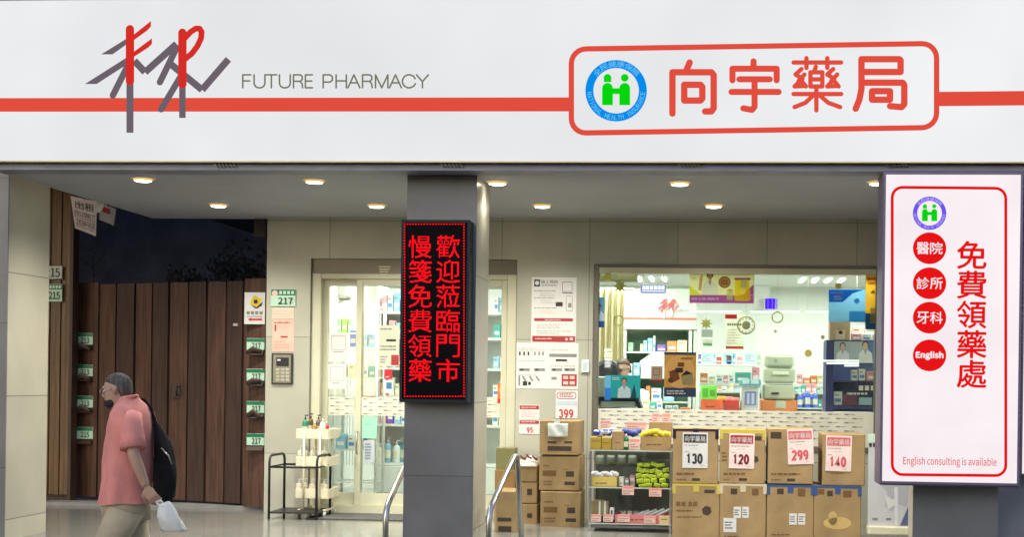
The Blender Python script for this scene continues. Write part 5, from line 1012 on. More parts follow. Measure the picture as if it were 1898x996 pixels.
box_row([(1346, 1356, 16, 'white'), (1358, 1364, 20, 'pale blue'), (1366, 1376, 14, 'pink'), (1404, 1410, 18, 'mint green'), (1294, 1299, 18, 'violet'), (1322, 1326, 20, 'pale blue'), (1328, 1337, 13, 'red')], 8.0, P(1340, 676, 7.9).z, 'on the wall shelf among the blue sheets', .08)
gon = thing('gondola_shelf', 'low white gondola of small packs in the middle of the shop', 'shelf', P(1410, 800, 4.9)); a, b = P(1296, 720, 4.9).x, P(1535, 720, 4.9).x; zg = [P(1410, y, 4.9).z for y in (728, 756)]
m = MB(); m.box(a, b, 5.12, 5.14, ZI, zg[0] + .03, MC['cabinet_white']); m.build('back_panel', gon)
for z in zg: m = MB(); m.box(a, b, 4.9, 5.119, z - .015, z, MC['cabinet_white']); m.build('shelf_board', gon)
m = MB(); m.box(a, b, 4.93, 5.119, ZI, zg[1] - .05, MC['cabinet_white']); m.build('base', gon)
rr = random.Random(31)
for zi, wd_ in zip(zg, ('on the upper board of the low gondola', 'on the lower board of the low gondola')):
    x = 1332 if zi == zg[0] else 1300; it = []
    while x < 1530: w_ = rr.uniform(5, 11); it.append((x, x + w_, rr.uniform(8, 17), rr.choice(['white', 'white', 'cream', 'pale blue', 'pink', 'teal', 'orange', 'mint green']))); x += w_ + rr.choice([.8, .8, 6])
    box_row(it, 4.93, zi, wd_, .1)
# sill counter that carries the goods inside the window
sc2 = MB(); zz_ = P(1390, 764, 3.3).z; sc2.cbox(xw0, xw1 + .1, YW + .2, 3.95, zz_ - .03, zz_ - .002, white); sc2.box(xw0 + .03, xw1 + .07, YW + .25, 3.9, ZI, zz_ - .031, K('counter_pale', 210, 222, 206)); tag(sc2.build('window_counter'), 'white counter running along the inside of the shop window', 'counter')
m = MB(); a, b, z0, z1 = R(1416, 552, 1439, 576, 6.0); m.cbox(a, b, 6.0, 6.12, z0, z1, white); m.box(a + .015, b - .015, 5.985, 5.999, z0 + .015, z1 - .015, E('violet_glow', s(70, 30, 250), 1.3))
for i in range(3): m.box(a + .04 + i * .05, a + .05 + i * .05, 5.978, 5.984, z0 + .02, z1 - .02, E('violet_tube', s(130, 90, 255), 1.6))
tag(m.build('insect_lamp'), 'violet glowing insect lamp on the back wall', 'lamp'); q = MB(); q.pcbox(1398, 529, 1428, 576, 6.13, .3, white, .01); tag(q.build('wall_unit'), 'white wall unit holding the violet lamp', 'wall unit')
lk = K('reflection_tube_hanger', 210, 214, 206)  # glowing tubes added inside in place of bright reflections on the window glass
for x0, x1, y, Y, lbl in ((1278, 1374, 578.5, 3.3, 'long thin glowing tube in place of a window reflection over the machine, left piece'), (1391, 1482, 579, 3.3, 'long thin glowing tube in place of a window reflection under the violet lamp, middle piece'), (1493, 1592, 579.5, 3.3, 'long thin glowing tube in place of a window reflection at the blue poster, right piece'), (1516, 1592, 670, 2.62, 'glowing tube in place of a window reflection, upper of three in front of the navy display'), (1532, 1592, 674.5, 2.62, 'glowing tube in place of a window reflection, middle of three in front of the navy display'), (1565, 1592, 679, 2.62, 'short glowing tube in place of a window reflection, lowest of three in front of the navy display')):
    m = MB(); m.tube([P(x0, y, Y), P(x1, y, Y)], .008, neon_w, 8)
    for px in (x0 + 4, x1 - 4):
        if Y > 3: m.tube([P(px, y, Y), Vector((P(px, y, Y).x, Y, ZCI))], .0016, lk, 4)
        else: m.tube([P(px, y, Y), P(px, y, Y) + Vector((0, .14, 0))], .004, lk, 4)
    tag(m.build('reflection_tube'), lbl, 'tube lamp')  # added tubes stand in for bright reflections on the window glass
# navy display unit at the right of the window
nv = thing('navy_display', 'navy display unit with photo header and shelves at the right of the window', 'display', P(1585, 767, 2.75)); navy = K('display_navy', 54, 62, 112); Yd = 2.76; a, b, z0, z1 = R(1531, 632, 1640, 766, Yd)
m = MB(); xi = P(1545, 700, Yd).x; m.box(a, xi, Yd, Yd + .3, z0, z1, navy); m.box(xi, b, Yd + .28, Yd + .3, z0, z1, K('display_back', 120, 140, 190)); m.box(xi, b, Yd, Yd + .279, z0 + .03, z0 + .06, navy); m.build('frame', nv)
def hdr(m, Y): m.rect(1546, 634, 1640, 674, Y, K('header_pale', 176, 190, 196)); m.poly([(1606, 634), (1640, 634), (1640, 674), (1614, 674)], Y - .0003, K('header_blue', 80, 116, 176)); figure(m, 1562, 636, 37, Y - .0006); figure(m, 1604, 634, 40, Y - .0006)
m = MB(); m.pbox(1545, 632, 1640, 675, Yd, .02, navy); hdr(m, Yd - .001); m.build('header_panel', nv); zq = P(1590, 707, Yd).z; m = MB(); m.box(xi, b, Yd, Yd + .279, zq - .015, zq, navy); m.build('shelf', nv)
m = MB(); m.pbox(1588, 709, 1640, 752, Yd - .012, .01, K('panel_dark', 40, 44, 72))
for i in range(3): m.rect(1592 + i * 11, 716, 1600 + i * 11, 725, Yd - .0135, paper)
m.lines(1570, 728, 1622, 734, 1, Yd - .0135, paper, .6); m.rect(1562, 733, 1588, 752, Yd - .0125, K('panel_plum', 110, 60, 86)); m.rect(1592, 738, 1616, 752, Yd - .0138, K('panel_ice', 150, 176, 186)); m.build('message_panel', nv)
box_row([(1578, 1590, 20, 'white'), (1592, 1604, 22, 'white'), (1606, 1632, 18, 'pink')], Yd + .04, zq, 'on the shelf of the navy display'); box_row([(1546, 1562, 26, 'white'), (1564, 1582, 18, 'pink')], Yd + .03, z0 + .062, 'at the foot of the navy display')
goods('paper_bag', 1538, 574, 1576, 632, Yd + .04, .14, K('bag_tan', 190, 164, 130), 'tan paper bag standing on top of the navy display', 'bag', None, ((.3, .66, .75, .98, K('bag_pale', 220, 196, 160)), (.45, .7, .62, .8, coat)), z1)
box_row([(1578, 1595, 13, 'pink'), (1597, 1614, 13, 'white'), (1616, 1632, 13, 'white'), (1577, 1604, 26, 'white')][:3], Yd + .04, z1, 'in the row on top of the navy display')
box_row([(1578, 1600, 28, 'white'), (1602, 1630, 27, 'white')], Yd + .16, z1, 'in the tall back row on top of the navy display')
# printer stand at lower left of the window
pr = thing('printer', 'white printer in a black frame at the lower left of the window', 'printer', P(1145, 757, 2.75)); m = MB(); m.pcbox(1103, 699, 1122, 738, 2.8, .3, K('printer_white', 196, 200, 188), .01); m.pcbox(1112, 744, 1178, 757, 2.72, .3, K('printer_white', 196, 200, 188), .008); m.build('body', pr); m = MB(); m.pbox(1103, 738, 1184, 744, 2.7, .3, black); m.poly([(1103, 744), (1112, 744), (1107, 758), (1103, 758)], 2.7, black, .3); m.poly([(1176, 744), (1184, 744), (1190, 758), (1182, 758)], 2.7, black, .3); m.build('frame', pr)
q = MB(); qa = R(1186, 653, 1232, 700, 3.5); q.add([(qa[0] + .02, 3.5, qa[2]), (qa[1], 3.5, qa[2]), (qa[1], 3.5, qa[3]), (qa[0] + .12, 3.5, qa[3] - .01), (qa[0], 3.5, qa[3] - .09)], [(0, 1, 2, 3, 4)], paper); tag(q.build('paper_sheet', None, None, .004), 'large white sheet leaning behind the small brown leaflet', 'paper')
box_row([(1192, 1205, 18, 'cream'), (1206, 1216, 14, 'teal'), (1218, 1228, 20, 'white')], 3.5, zz_ - .002, 'on the window counter left of the brown poster'); box_row([(1234, 1246, 10, 'white'), (1248, 1258, 10, 'white'), (1262, 1282, 7, 'orange')], 3.0, zz_ - .002, 'on the window counter under the brown poster')

# ------------------------------------------------------------------ inside the shop, seen through the door
ac = MB(); ac.pcbox(618, 512, 645, 553, 4.2, .25, white, .03); ac.pcbox(624, 552, 645, 557, 4.24, .1, ink, .002); tag(ac.build('wall_cabinet'), 'white wall cabinet high inside the entrance', 'cabinet')
wr = thing('wire_shelf', 'white wire shelf of goods just inside the entrance door', 'shelf', P(660, 930, 3.3)); xw_0, xw_1 = P(620, 700, 3.3).x, P(698, 700, 3.3).x
wires = M('white_wire', (.72, .74, .70), .4)
for x in (xw_0, xw_1):
    for y in (3.3, 3.6): m = MB(); m.tube([(x, y, ZI), (x, y, P(660, 560, 3.3).z)], .014, wires, 8); m.build('post', wr)
zws = [P(660, y, 3.3).z for y in (566, 618, 644, 700, 760, 835, 895)]
for z in zws:
    m = MB(); m.box(xw_0, xw_1, 3.3, 3.31, z - .012, z, wires); m.box(xw_0, xw_1, 3.59, 3.6, z - .012, z, wires)
    for i in range(9): x = xw_0 + (xw_1 - xw_0) * (i + .5) / 9; m.box(x - .003, x + .003, 3.311, 3.589, z - .008, z - .003, wires)
    m.build('shelf', wr)
bkp = MB()
for i in range(14): x = xw_0 + (xw_1 - xw_0) * (i + .5) / 14; bkp.box(x - .003, x + .003, 3.602, 3.608, ZI + .3, zws[0], wires)
bkp.build('wire_back', wr)
wd = 'on the wire shelf inside the door'
box_row([(622, 631, 26, 'mint green'), (633, 642, 26, 'lime'), (644, 650, 26, 'mint green')], 3.34, zws[1], 'high ' + wd); box_row([(648, 660, 30, 'blue'), (668, 680, 28, 'pale blue'), (682, 694, 28, 'pale blue')], 3.34, zws[2], 'in the second row ' + wd)
box_row([(624, 640, 22, 'white'), (646, 660, 24, 'cream'), (668, 682, 24, 'white'), (684, 695, 20, 'teal')], 3.34, zws[3], 'in the third row ' + wd); box_row([(622, 636, 26, 'white'), (640, 656, 22, 'white'), (668, 676, 26, 'cream'), (680, 694, 24, 'orange')], 3.34, zws[4], 'in the fourth row ' + wd)
box_row([(624, 642, 28, 'pale blue'), (646, 660, 26, 'white'), (668, 680, 30, 'blue'), (682, 694, 28, 'white')], 3.34, zws[5], 'in the fifth row ' + wd)
Yg2 = Y_ = YW + .04 + .055 + .0145
def dsheet(name, x0, y0, x1, y1, base, label, draw=None, Y=YW + .104): return sheet(name, x0, y0, x1, y1, Y, base, label, 'notice', draw, .003)
codeless = lambda x0, y0, x1, y1: (lambda m, Y: (m.rframe(x0, y0, x1, y1, 2, 1.2, Y, M('light_ink', (.5, .5, .48), .7)), m.lines(x0 + 4, y1 + 2, x1 - 4, y1 + 5, 1, Y, grey_ink)))
dsheet('door_notice', 609, 619, 646, 672, paper, 'white framed notice on the door glass, upper of two', codeless(614, 623, 641, 650)); dsheet('door_notice', 608, 676, 642, 722, paper, 'white framed notice on the door glass, lower of two', codeless(612, 680, 638, 708))
Yd2 = YW + .04 + .01 + .0145
dsheet('door_notice', 702, 604, 740, 680, K('notice_greenish', 206, 212, 188), 'printed notice with dark bars on the right door leaf', lambda m, Y: (m.lines(705, 608, 738, 614, 1, Y, grey_ink), m.rect(716, 630, 734, 634, Y, ink), m.lines(705, 640, 736, 652, 2, Y, grey_ink), m.rect(725, 659, 739, 678, Y, dim_red), m.lines(705, 660, 720, 675, 3, Y, grey_ink)), Yd2)
dsheet('door_notice', 712, 686, 727, 704, red_ink, 'small red label on the right door leaf', lambda m, Y: m.lines(715, 698, 725, 702, 1, Y, paper), Yd2); dsheet('door_notice', 713, 706, 728, 730, paper, 'small white label with a blue block under the red label', lambda m, Y: m.rect(716, 710, 726, 722, Y, K('label_blue', 60, 120, 170)), Yd2)
dsheet('door_notice', 671, 774, 698, 814, K('poster_mint', 160, 224, 196), 'mint green notice low on the right door leaf', lambda m, Y: m.lines(675, 787, 694, 789, 1, Y, K('mint_ink', 100, 170, 150)), Yd2); dsheet('door_notice', 674, 818, 694, 858, K('notice_lilac', 190, 200, 206), 'pale lilac notice below the mint green one', lambda m, Y: m.lines(677, 822, 691, 854, 6, Y, K('lilac_ink', 130, 140, 160), .6), Yd2)
sd = thing('shop_shelf', 'white tiered shelf of goods behind the right door leaf', 'shelf', P(720, 930, 4.0)); m = MB(); xa_, xb_ = P(700, 700, 4.0).x, P(960, 700, 4.0).x; m.box(xa_, xb_, 4.45, 4.5, ZI, P(720, 530, 4.0).z, white); m.box(xa_ - .02, xa_, 4.0, 4.5, ZI, P(720, 530, 4.0).z, white); m.build('back_panel', sd)
zss = [P(720, y, 4.0).z for y in (578, 625, 682, 735, 787, 860)]
for z in zss: m = MB(); m.box(xa_, xb_, 4.0, 4.449, z - .025, z, white); m.build('shelf_board', sd)
m = MB(); m.cbox(xa_, xb_, 3.96, 4.45, ZI, zss[5] - .03, white); m.build('base_cupboard', sd)
rr = random.Random(21)
for zi, nm in zip(range(5), ('top', 'second', 'third', 'fourth', 'fifth')):
    it = []; x = 706
    while x < 755: w_ = rr.uniform(8, 15); it.append((x, x + w_, rr.uniform(20, 34), rr.choice(['white', 'pale blue', 'cream', 'violet', 'orange', 'pink', 'white']))); x += w_ + 1.5
    x = 914
    while x < 952: w_ = rr.uniform(8, 13); it.append((x, x + w_, rr.uniform(18, 32), rr.choice(['white', 'white', 'cream', 'pale blue', 'teal']))); x += w_ + 1.5
    box_row(it, 4.06, zss[zi], 'on the %s board of the tiered shelf behind the door' % nm)
for i, px in enumerate((704, 712, 720, 728, 736, 744)): bottle(px, zss[5] + .001, 4.1 + .1 * (i % 2), .2 + .03 * (i % 3), .035, ((224, 216, 190), (210, 220, 222), (120, 170, 190))[i % 3], 'pump', ('cream', 'grey-white', 'blue')[i % 3] + ' pump bottle on the cupboard behind the right door leaf', 'pump bottles on the cupboard')
sheet('poster', 922, 712, 953, 749, Yd2 - .002, K('poster_flame', 240, 120, 40), 'orange and red poster on the door glass right of the middle pillar', 'poster', lambda m, Y: (m.rect(922, 741, 953, 749, Y, red_ink), m.disc(930, 724, 6, Y, K('poster_flame_light', 250, 170, 70), 16), m.lines(936, 728, 951, 734, 1, Y, red_ink, .8), m.rect(942, 715, 946, 722, Y, red_ink)))
sheet('door_notice', 937, 779, 954, 829, Yd2 - .002, paper, 'white notice at the right edge of the door beside the handrail', 'notice', lambda m, Y: m.rect(947, 804, 954, 812, Y, K('label_teal', 90, 150, 130)))
goods('small_box', 919, 832, 953, 872, 2.05, .2, K('green_carton', 120, 118, 76), 'greenish carton stacked behind the plain grey-brown carton', 'box'); goods('small_box', 917, 873, 955, 911, 2.0, .26, card_d, 'brown box under the greenish carton', 'box'); goods('small_box', 916, 912, 957, 975, 1.95, .32, card, 'large brown box at the bottom behind the handrail', 'box')

# ------------------------------------------------------------------ the building across the street, mirrored in the glass
ob = thing('opposite_building', 'dark building across the street with lit stair windows, seen only as reflections', 'building', (0, -18.2, 0)); YO = -18.0; YV_ = 2 * (YW + .016) - YO
m = MB(); m.box(-8, 8, -19.5, YO - .05, 0, 5.5, concrete); m.build('wall', ob); wl_ = E('lit_stair_window', (1, 1, .97), 22); wm_ = E('added_room_window', (1.0, .85, .6), 1.2)
def mir(x0, y0, x1, y1, mt, nm='window'):
    a, b, z0, z1 = R(x0, y0, x1, y1, YV_); m = MB(); m.box(a, b, YO - .04, YO - .02, z0, z1, mt); m.build(nm, ob)
for i in range(6): mir(1121, 648 + i * 6, 1132, 651.5 + i * 6, wl_)
for i in range(4): mir(1242, 667 + i * 7, 1255, 670.5 + i * 7, wl_)
for (x0, y0, x1, y1) in ((1150, 560, 1200, 620), (1290, 520, 1340, 580), (1400, 600, 1455, 650), (1530, 540, 1580, 600), (700, 560, 740, 620), (600, 640, 640, 700)): mir(x0, y0, x1, y1, wm_)  # dim room windows added for ambient glow and extra reflections
# ------------------------------------------------------------------ people
def head_verts(m, mt, o, tilt, k=1.0):                           # facing -X, o = chin-level centre of the neck
    rings = [(-.05, -.045, .05, .05), (0.0, -.07, .055, .052), (.012, -.092, .058, .054), (.035, -.098, .062, .062), (.062, -.099, .078, .068), (.09, -.098, .092, .072), (.115, -.09, .1, .075), (.14, -.096, .103, .077), (.17, -.088, .1, .075), (.2, -.066, .086, .064), (.22, -.03, .058, .043), (.228, 0.0, .03, .02)]
    t = MB(); t.loft([((a + b) / 2, 0, z, (b - a) / 2, w) for z, a, b, w in rings], mt, 28)
    t.tube([(-.088, 0, .128), (-.108, 0, .098), (-.118, 0, .082), (-.098, 0, .072)], [(.006, .008), (.009, .011), (.012, .016), (.006, .014)], mt, 10)   # nose
    for sy in (-1, 1): t.loft([(.012, sy * .076, .082, .008, .008), (.016, sy * .081, .1, .017, .011), (.02, sy * .084, .122, .02, .012), (.018, sy * .08, .14, .012, .008)], mt, 12)   # ears
    t.tube([(-.094, -.022, .045), (-.104, 0, .047), (-.094, .022, .045)], .006, mt, 8); t.tube([(-.086, -.05, .138), (-.1, -.02, .144), (-.1, .02, .144), (-.086, .05, .138)], .007, mt, 8)
    R_ = Matrix.Rotation(tilt, 3, 'Y'); n0 = len(m.v); m.add([Vector(o) + R_ @ (v * k) for v in t.v], t.f, mt, True); return lambda p: Vector(o) + R_ @ (Vector(p) * k)
def hand_verts(m, mt, wrist, d, side, curl=.6, k=1.0):           # d: direction of the hand, side: thumb side
    d = Vector(d).normalized(); sd = Vector(side); sd = (sd - d * sd.dot(d)).normalized(); nrm = d.cross(sd); w = Vector(wrist)
    for i, t in enumerate((-.027, -.009, .009, .027)): m.tube([w, w + d * .045 * k + sd * t * .8 * k, w + d * .088 * k + sd * t * k], [.014 * k, .0135 * k, .011 * k], mt, 8)
    for i, (t, L) in enumerate(((.029, .07), (.010, .08), (-.010, .075), (-.029, .058))):
        p = w + d * .085 * k + sd * t * k; dd = d.copy(); pts = [p]
        for j in range(3): dd = (dd * math.cos(curl * .9) + nrm * math.sin(curl * .9)).normalized() if j else (dd * math.cos(curl * .5) + nrm * math.sin(curl * .5)).normalized(); p = p + dd * L * k * (.42, .32, .26)[j]; pts.append(p)
        m.tube(pts, [.0098 * k, .0092 * k, .0085 * k, .006 * k], mt, 8)
    p = w + d * .025 * k + sd * .022 * k; m.tube([p, p + (d * .5 + sd * .7).normalized() * .034 * k, p + (d * .8 + sd * .55).normalized() * .06 * k + nrm * .012 * k, p + d * .078 * k + sd * .04 * k + nrm * .028 * k], [.013 * k, .012 * k, .0105 * k, .007 * k], mt, 8)
def remesh(m, vox=.007, it=3):
    me = bpy.data.meshes.new('tmp'); me.from_pydata(m.v, [], m.f); me.update(); o = bpy.data.objects.new('tmp', me); COL.objects.link(o)
    r = o.modifiers.new('r', 'REMESH'); r.mode = 'VOXEL'; r.voxel_size = vox; sm_ = o.modifiers.new('s', 'SMOOTH'); sm_.iterations = it; sm_.factor = .5
    bpy.context.view_layer.update(); e = bpy.data.meshes.new_from_object(o.evaluated_get(bpy.context.evaluated_depsgraph_get()))
    out = MB(); out.add([v.co.copy() for v in e.vertices], [tuple(p.vertices) for p in e.polygons], m.mats[0], True)
    bpy.data.objects.remove(o); bpy.data.meshes.remove(me); bpy.data.meshes.remove(e); return out
def hair_cap(to, m, mt, low=.085, k=1.04, front=.06, full=False):
    rings = [(low, .03, .098, .07), (.115, .0 if not full else -.03, .106, .079), (.14, -.03, .109, .082), (.165, -.07, .107, .081), (.19, -.085, .098, .075), (.212, -.06, .078, .058), (.232, -.03, .05, .035), (.238, 0.0, .02, .015)]
    t = MB(); t.loft([((a + b) / 2, 0, z, (b - a) / 2, w) for z, a, b, w in rings], mt, 28); m.add([to(v) for v in t.v], t.f, mt, True)
YM = -1.0
def J(px, py, dy=0.0): p = P(px, py, YM + dy); return p
mpx = abs(P(236, 800, YM).x - P(235, 800, YM).x)
man = thing('person', 'man in pink short-sleeved shirt and glasses walking left with a black bag and white carrier', 'person', (J(236, 900).x, YM, 0))
b = MB(); shL, shR = J(244, 778, -.17), J(246, 778, .17)
b.loft([(J(233, y).x if False else J(c, y).x, YM, J(c, y).z, rx * mpx, ry) for c, y, rx, ry in ((232, 955, 30, .13), (235, 925, 36, .155), (237, 880, 34, .14), (241, 830, 35, .145), (244, 790, 33, .165), (244, 768, 26, .14), (238, 752, 17, .07), (230, 738, 15, .05))], skin, 24)
elL, wrL = J(248, 846, -.225), J(270, 902, -.215); elR, wrR = J(236, 850, .23), J(214, 905, .2)
for sh_, el, wr_, sd_ in ((shL, elL, wrL, -1), (shR, elR, wrR, 1)):
    b.tube([sh_ + Vector((0, -.0 * sd_, 0)), sh_.lerp(el, .5), el, el.lerp(wr_, .35), wr_], [.052, .047, .038, .037, .026], skin, 14)
hand_verts(b, skin, wrL, J(288, 932, -.215) - wrL, (-1, 0, .3), 1.0); hand_verts(b, skin, wrR, (-.5, 0, -.85), (-1, 0, -.2), .5)
hipL, hipR = J(234, 945, -.09), J(234, 945, .09); zk_ = .47; knL = Vector((J(205, 1030).x, YM - .1, .46)); anL = Vector((J(198, 1100).x, YM - .09, .085)); knR = Vector((J(246, 1030).x, YM + .09, .45)); anR = Vector((J(302, 1100).x, YM + .09, .14))
for h_, k2, a2 in ((hipL, knL, anL), (hipR, knR, anR)):
    b.tube([h_, h_.lerp(k2, .5), k2, k2.lerp(a2, .3), a2], [.085, .072, .054, .054, .036], skin, 16); b.tube([a2 + Vector((.05, 0, -.04)), a2 + Vector((-.06, 0, -.045)), a2 + Vector((-.17, 0, -.06))], [(.04, .035), (.04, .035), (.025, .03)], skin, 12)
to = head_verts(b, skin, J(222, 752), -.16, .87)
remesh(b).build('body', man)
e_ = MB()
for sy in (-1, 1): c = to((-.084, sy * .033, .116)); e_.lathe((c.x, c.y, c.z - .009), [(.002, 0), (.009, .004), (.011, .009), (.009, .014), (.002, .018)], M('eye_white', (.7, .68, .64), .3), 10); c2 = to((-.0945, sy * .033, .116)); e_.lathe((c2.x, c2.y, c2.z - .004), [(.001, 0), (.004, .002), (.005, .004), (.004, .006), (.001, .008)], ink, 8)
e_.build('eyes', man)
h_ = MB(); hair_cap(to, h_, grey_hair, .055); h_.build('hair', man)
gl = MB()
for sy in (-1, 1): gl.tube([to((-.108, sy * .034 + .022 * math.cos(a * math.pi / 8), .114 + .017 * math.sin(a * math.pi / 8))) for a in range(16)], .0022, chrome, 6, True, True); gl.tube([to((-.106, sy * .056, .118)), to((-.06, sy * .082, .122)), to((.01, sy * .09, .122))], .002, chrome, 6)
gl.tube([to((-.108, -.012, .116)), to((-.108, .012, .116))], .002, chrome, 6); gl.build('glasses', man)
mk = MB(); t = MB(); t.loft([(-.045, 0, -.012, .045, .045), (-.046, 0, .01, .062, .062), (-.046, 0, .03, .064, .068), (-.05, 0, .045, .058, .068)], black, 20); mk.add([to(v) for v in t.v], t.f, M('dark_mask', (.02, .02, .03), .8), True); mk.build('face_mask', man)
shirt = M('pink_shirt', s(222, 144, 136), .9, 0, .14, 9, .9, (1, 1, .6)); sh_m = MB()
rg = ((240, 735, 15, .062), (241, 742, 18, .085), (243, 752, 26, .15), (245, 766, 35, .195), (245, 790, 41, .2), (243, 820, 42, .19), (240, 855, 43, .185), (237, 890, 44, .19), (234, 918, 46, .2), (233, 932, 47, .205))
v = []; f = []; n = 32; rr = random.Random(9)
for i, (c, y, rx, ry) in enumerate(rg):
    o = J(c, y)
    for k_ in range(n):
        a = 2 * math.pi * k_ / n; fold = 1 + (.045 * math.sin(4 * a + i * 1.1) + .035 * math.sin(7 * a - i * .8) + .02 * math.sin(13 * a + i)) * min(1, i / 5); v.append((o.x + rx * .95 * mpx * math.cos(a) * fold, YM + ry * math.sin(a) * fold, o.z + (.006 * math.sin(4 * a) if i == len(rg) - 1 else 0)))
for i in range(len(rg) - 1):
    for k_ in range(n): f.append((i * n + k_, i * n + (k_ + 1) % n, (i + 1) * n + (k_ + 1) % n, (i + 1) * n + k_))
sh_m.add(v, f, shirt, True)
for sh_, el, sd_ in ((shL, elL, -1), (shR, elR, 1)):
    e2 = sh_.lerp(el, .82); sh_m.tube([sh_ + Vector((.0, -.03 * -sd_ * -1, .03)), sh_.lerp(el, .2) + Vector((0, sd_ * .01, 0)), sh_.lerp(el, .5), e2], [.05, .07, .072, .08], shirt, 18)
sh_m.tube([J(238 + 16 * math.cos(a * .524), 737 - 2 * math.cos(a * .524), .064 * math.sin(a * .524)) for a in range(12)], .011, shirt, 8, True, True)
sh_m.build('shirt', man)
tm_ = MB(); kh = M('khaki_trousers', s(186, 172, 146), .85, 0, .12, 8, .2)
tm_.loft([(J(234, 900).x, YM, J(234, 900).z, 36 * mpx, .16), (J(234, 930).x, YM, J(234, 930).z, 41 * mpx, .18), (J(234, 965).x, YM, J(234, 965).z, 40 * mpx, .175)], kh, 24)
for hh_, k2, a2 in ((hipL, knL, anL), (hipR, knR, anR)): tm_.tube([hh_, hh_.lerp(k2, .5), k2, k2.lerp(a2, .5), a2.lerp(k2, .08)], [.115, .1, .085, .078, .072], kh, 18)
tm_.build('trousers', man)
for a2 in (anL, anR):
    so_ = MB(); so_.loft([(a2.x - .055, a2.y, a2.z - .085, .135, .048), (a2.x - .055, a2.y, a2.z - .06, .135, .05), (a2.x - .04, a2.y, a2.z - .035, .11, .046), (a2.x - .005, a2.y, a2.z, .06, .042), (a2.x, a2.y, a2.z + .03, .05, .042)], black, 18); so_.build('shoe', man)
bg_ = thing('shoulder_bag', 'black bag hanging behind the back of the man in pink', 'bag', J(304, 938)); m = MB(); fab = M('black_fabric', (.012, .012, .014), .95, 0, .3, 14, .8, None, .2)
prof = ((299, 938, 5, .03), (301, 935, 11, .06), (303, 922, 16.5, .08), (304, 903, 19, .085), (305, 880, 19.5, .085), (304, 858, 18, .085), (301, 838, 15.5, .08), (297, 820, 12, .07), (292, 803, 8, .05), (288, 790, 5, .03), (285, 782, 3, .02)); v = []; f = []; n = 32
for i, (c, y, rx, ry) in enumerate(prof):
    o = J(c, y)
    for k_ in range(n): a = 2 * math.pi * k_ / n; w_ = 1 + .07 * math.sin(3 * a + i * .8) + .04 * math.sin(7 * a - i * 1.3); v.append((o.x + rx * mpx * math.cos(a) * w_, YM + .02 + ry * math.sin(a) * w_, o.z + .01 * math.sin(2 * a + i)))
for i in range(len(prof) - 1):
    for k_ in range(n): f.append((i * n + k_, i * n + (k_ + 1) % n, (i + 1) * n + (k_ + 1) % n, (i + 1) * n + k_))
f += [tuple(range(n - 1, -1, -1)), tuple(range((len(prof) - 1) * n, len(prof) * n))]
m.add(v, f, fab, True); m.build('bag_body', bg_)
m = MB(); m.tube([J(291, 800, .01), J(286, 778, .02), J(280, 760, .05), J(268, 746, .09), J(250, 742, .11)], [(.007, .024)] * 5, fab, 8); m.build('strap', bg_)
m = MB(); m.tube([J(299, 832, -.085), J(312, 846, -.085), J(318, 862, -.07)], .004, chrome, 6); m.build('zip', bg_)
m = MB(); pb = M('white_carrier_bag', (.72, .72, .68), .45, 0, .05); o0 = J(322, 965)
def fnb(u, v_):
    a = 2 * math.pi * u; w0 = .03 + .05 * v_ ** .7; th = .012 + .05 * math.sin(min(1, v_ * 1.1) * 2.4); return Vector((J(303 + 20 * v_, 960, -.2).x + w0 * math.cos(a) + .008 * math.sin(4 * a + 6 * v_), YM - .2 + th * math.sin(a), J(320, 934 + 52 * v_, -.2).z + .01 * math.cos(a) * (1 - v_)))
m.grid(fnb, 28, 10, pb); m.tube([J(290, 934, -.2), J(298, 930, -.2), J(303, 936, -.2)], [(.004, .014)] * 3, pb, 6); m.tube([J(291, 936, -.22), J(300, 940, -.22), J(310, 946, -.22)], [(.004, .014)] * 3, pb, 6)
tag(m.build('carrier_bag', None, None, .002), 'white plastic carrier bag held low by the man in pink', 'bag')

# pharmacist behind the counter
YP = 4.4; hx = P(1156, 690, YP).x; zc2 = P(1156, 703, YP).z
ph = thing('person', 'person with brown hair and glasses bent over the pharmacy counter inside the window', 'person', (hx, YP, ZI)); b = MB(); tt = MB()
b.loft([(hx, YP + .16, ZI + .62, .15, .13), (hx, YP + .14, ZI + .72, .165, .14), (hx, YP + .1, ZI + .95, .16, .12), (hx, YP + .07, zc2 - .13, .2, .11), (hx, YP + .05, zc2 - .07, .12, .08), (hx, YP + .03, zc2 - .03, .055, .055), (hx, YP + .01, zc2 + .03, .05, .05)], skin, 20)
for sx in (-1, 1):
    s0 = Vector((hx + sx * .19, YP + .07, zc2 - .14)); e0 = Vector((hx + sx * .23, YP + .02, zc2 - .38)); w0 = Vector((hx + sx * .1, YP - .2, zc2 - .42)); b.tube([s0, s0.lerp(e0, .5), e0, e0.lerp(w0, .4), w0], [.05, .045, .036, .034, .024], skin, 12); hand_verts(b, skin, w0, (-.3 * sx, -1, -.1), (-sx, 0, .4), .4, .9)
    h0 = Vector((hx + sx * .09, YP + .16, ZI + .66)); k0 = Vector((hx + sx * .1, YP + .12, ZI + .36)); a0_ = Vector((hx + sx * .1, YP + .16, ZI + .07)); b.tube([h0, k0, a0_], [.085, .055, .036], skin, 12); b.tube([a0_ + Vector((0, .04, -.03)), a0_ + Vector((0, -.14, -.045))], [.035, .028], skin, 10)
hm = MB(); to0 = head_verts(hm, skin, (0, 0, 0), -.22, .9); RZ = Matrix.Rotation(math.radians(60), 3, 'Z'); off_ = Vector((hx, YP, zc2)); tw = lambda p: off_ + RZ @ to0(p)
b.add([off_ + RZ @ v for v in hm.v], hm.f, skin, True); remesh(b, .009).build('body', ph)
h_ = MB(); hair_cap(tw, h_, brown_hair, .06); h_.build('hair', ph); gl = MB()
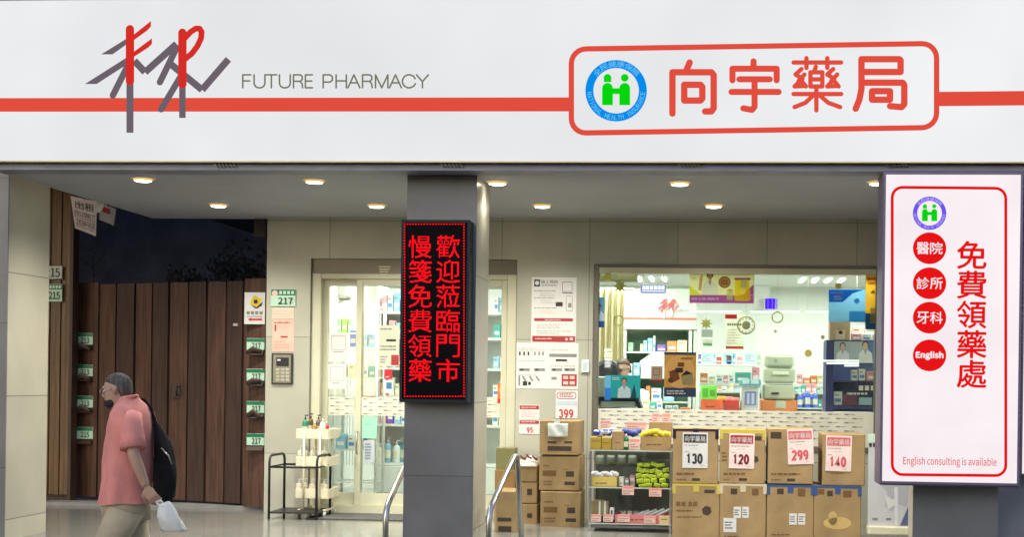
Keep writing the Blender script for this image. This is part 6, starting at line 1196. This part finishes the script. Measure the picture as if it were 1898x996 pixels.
for sy in (-1, 1): gl.tube([tw((-.108, sy * .034 + .024 * math.cos(a * math.pi / 8), .114 + .018 * math.sin(a * math.pi / 8))) for a in range(16)], .004, ink, 6, True, True); gl.tube([tw((-.106, sy * .056, .118)), tw((-.06, sy * .085, .122)), tw((.01, sy * .09, .122))], .003, ink, 6)
gl.build('glasses', ph); e_ = MB()
for sy in (-1, 1): c = tw((-.09, sy * .033, .116)); e_.lathe((c.x, c.y, c.z - .008), [(.002, 0), (.009, .004), (.01, .008), (.009, .012), (.002, .016)], ink, 8)
e_.build('eyes', ph); ct_ = MB(); wc = M('white_coat', (.7, .72, .70), .8, 0, .05)
ct_.loft([(hx, YP + .16, ZI + .45, .2, .16), (hx, YP + .14, ZI + .72, .19, .165), (hx, YP + .1, ZI + .95, .185, .145), (hx, YP + .07, zc2 - .14, .225, .13), (hx, YP + .05, zc2 - .075, .13, .095), (hx, YP + .04, zc2 - .05, .075, .07)], wc, 22)
for sx in (-1, 1): s0 = Vector((hx + sx * .19, YP + .07, zc2 - .14)); e0 = Vector((hx + sx * .23, YP + .02, zc2 - .38)); w0 = Vector((hx + sx * .1, YP - .2, zc2 - .42)); ct_.tube([s0, s0.lerp(e0, .5), e0, e0.lerp(w0, .8)], [.068, .06, .052, .042], wc, 14)
ct_.build('coat', ph)
chx = P(1126, 690, 4.0); ch = thing('office_chair', 'black rounded chair back beside the person behind the counter', 'chair', (chx.x, 4.1, ZI)); m = MB(); zt2 = P(1126, 667, 4.0).z
m.grid(lambda u, v_: Vector((chx.x + (u - .5) * .26 * (1 - .25 * v_ ** 3), 4.0 + .06 * math.cos((u - .5) * 3), zt2 - .55 * (1 - v_) - .05 * (2 * u - 1) ** 2 * v_)), 14, 12, black); o = m.build('backrest', ch, None, .04)
m = MB(); m.cbox(chx.x - .22, chx.x + .22, 4.08, 4.5, zt2 - .72, zt2 - .65, black, .02); m.build('seat', ch); m = MB(); m.tube([(chx.x, 4.28, ZI + .06), (chx.x, 4.28, zt2 - .72)], .025, chrome, 10); m.tube([(chx.x, 4.06, zt2 - .5), (chx.x, 4.12, zt2 - .68)], .018, black, 8); m.build('stem', ch)
for i in range(5): m = MB(); a = i * 1.2566; m.tube([(chx.x, 4.28, ZI + .07), (chx.x + .26 * math.cos(a), 4.28 + .26 * math.sin(a), ZI + .03)], .02, black, 8); m.build('leg', ch)
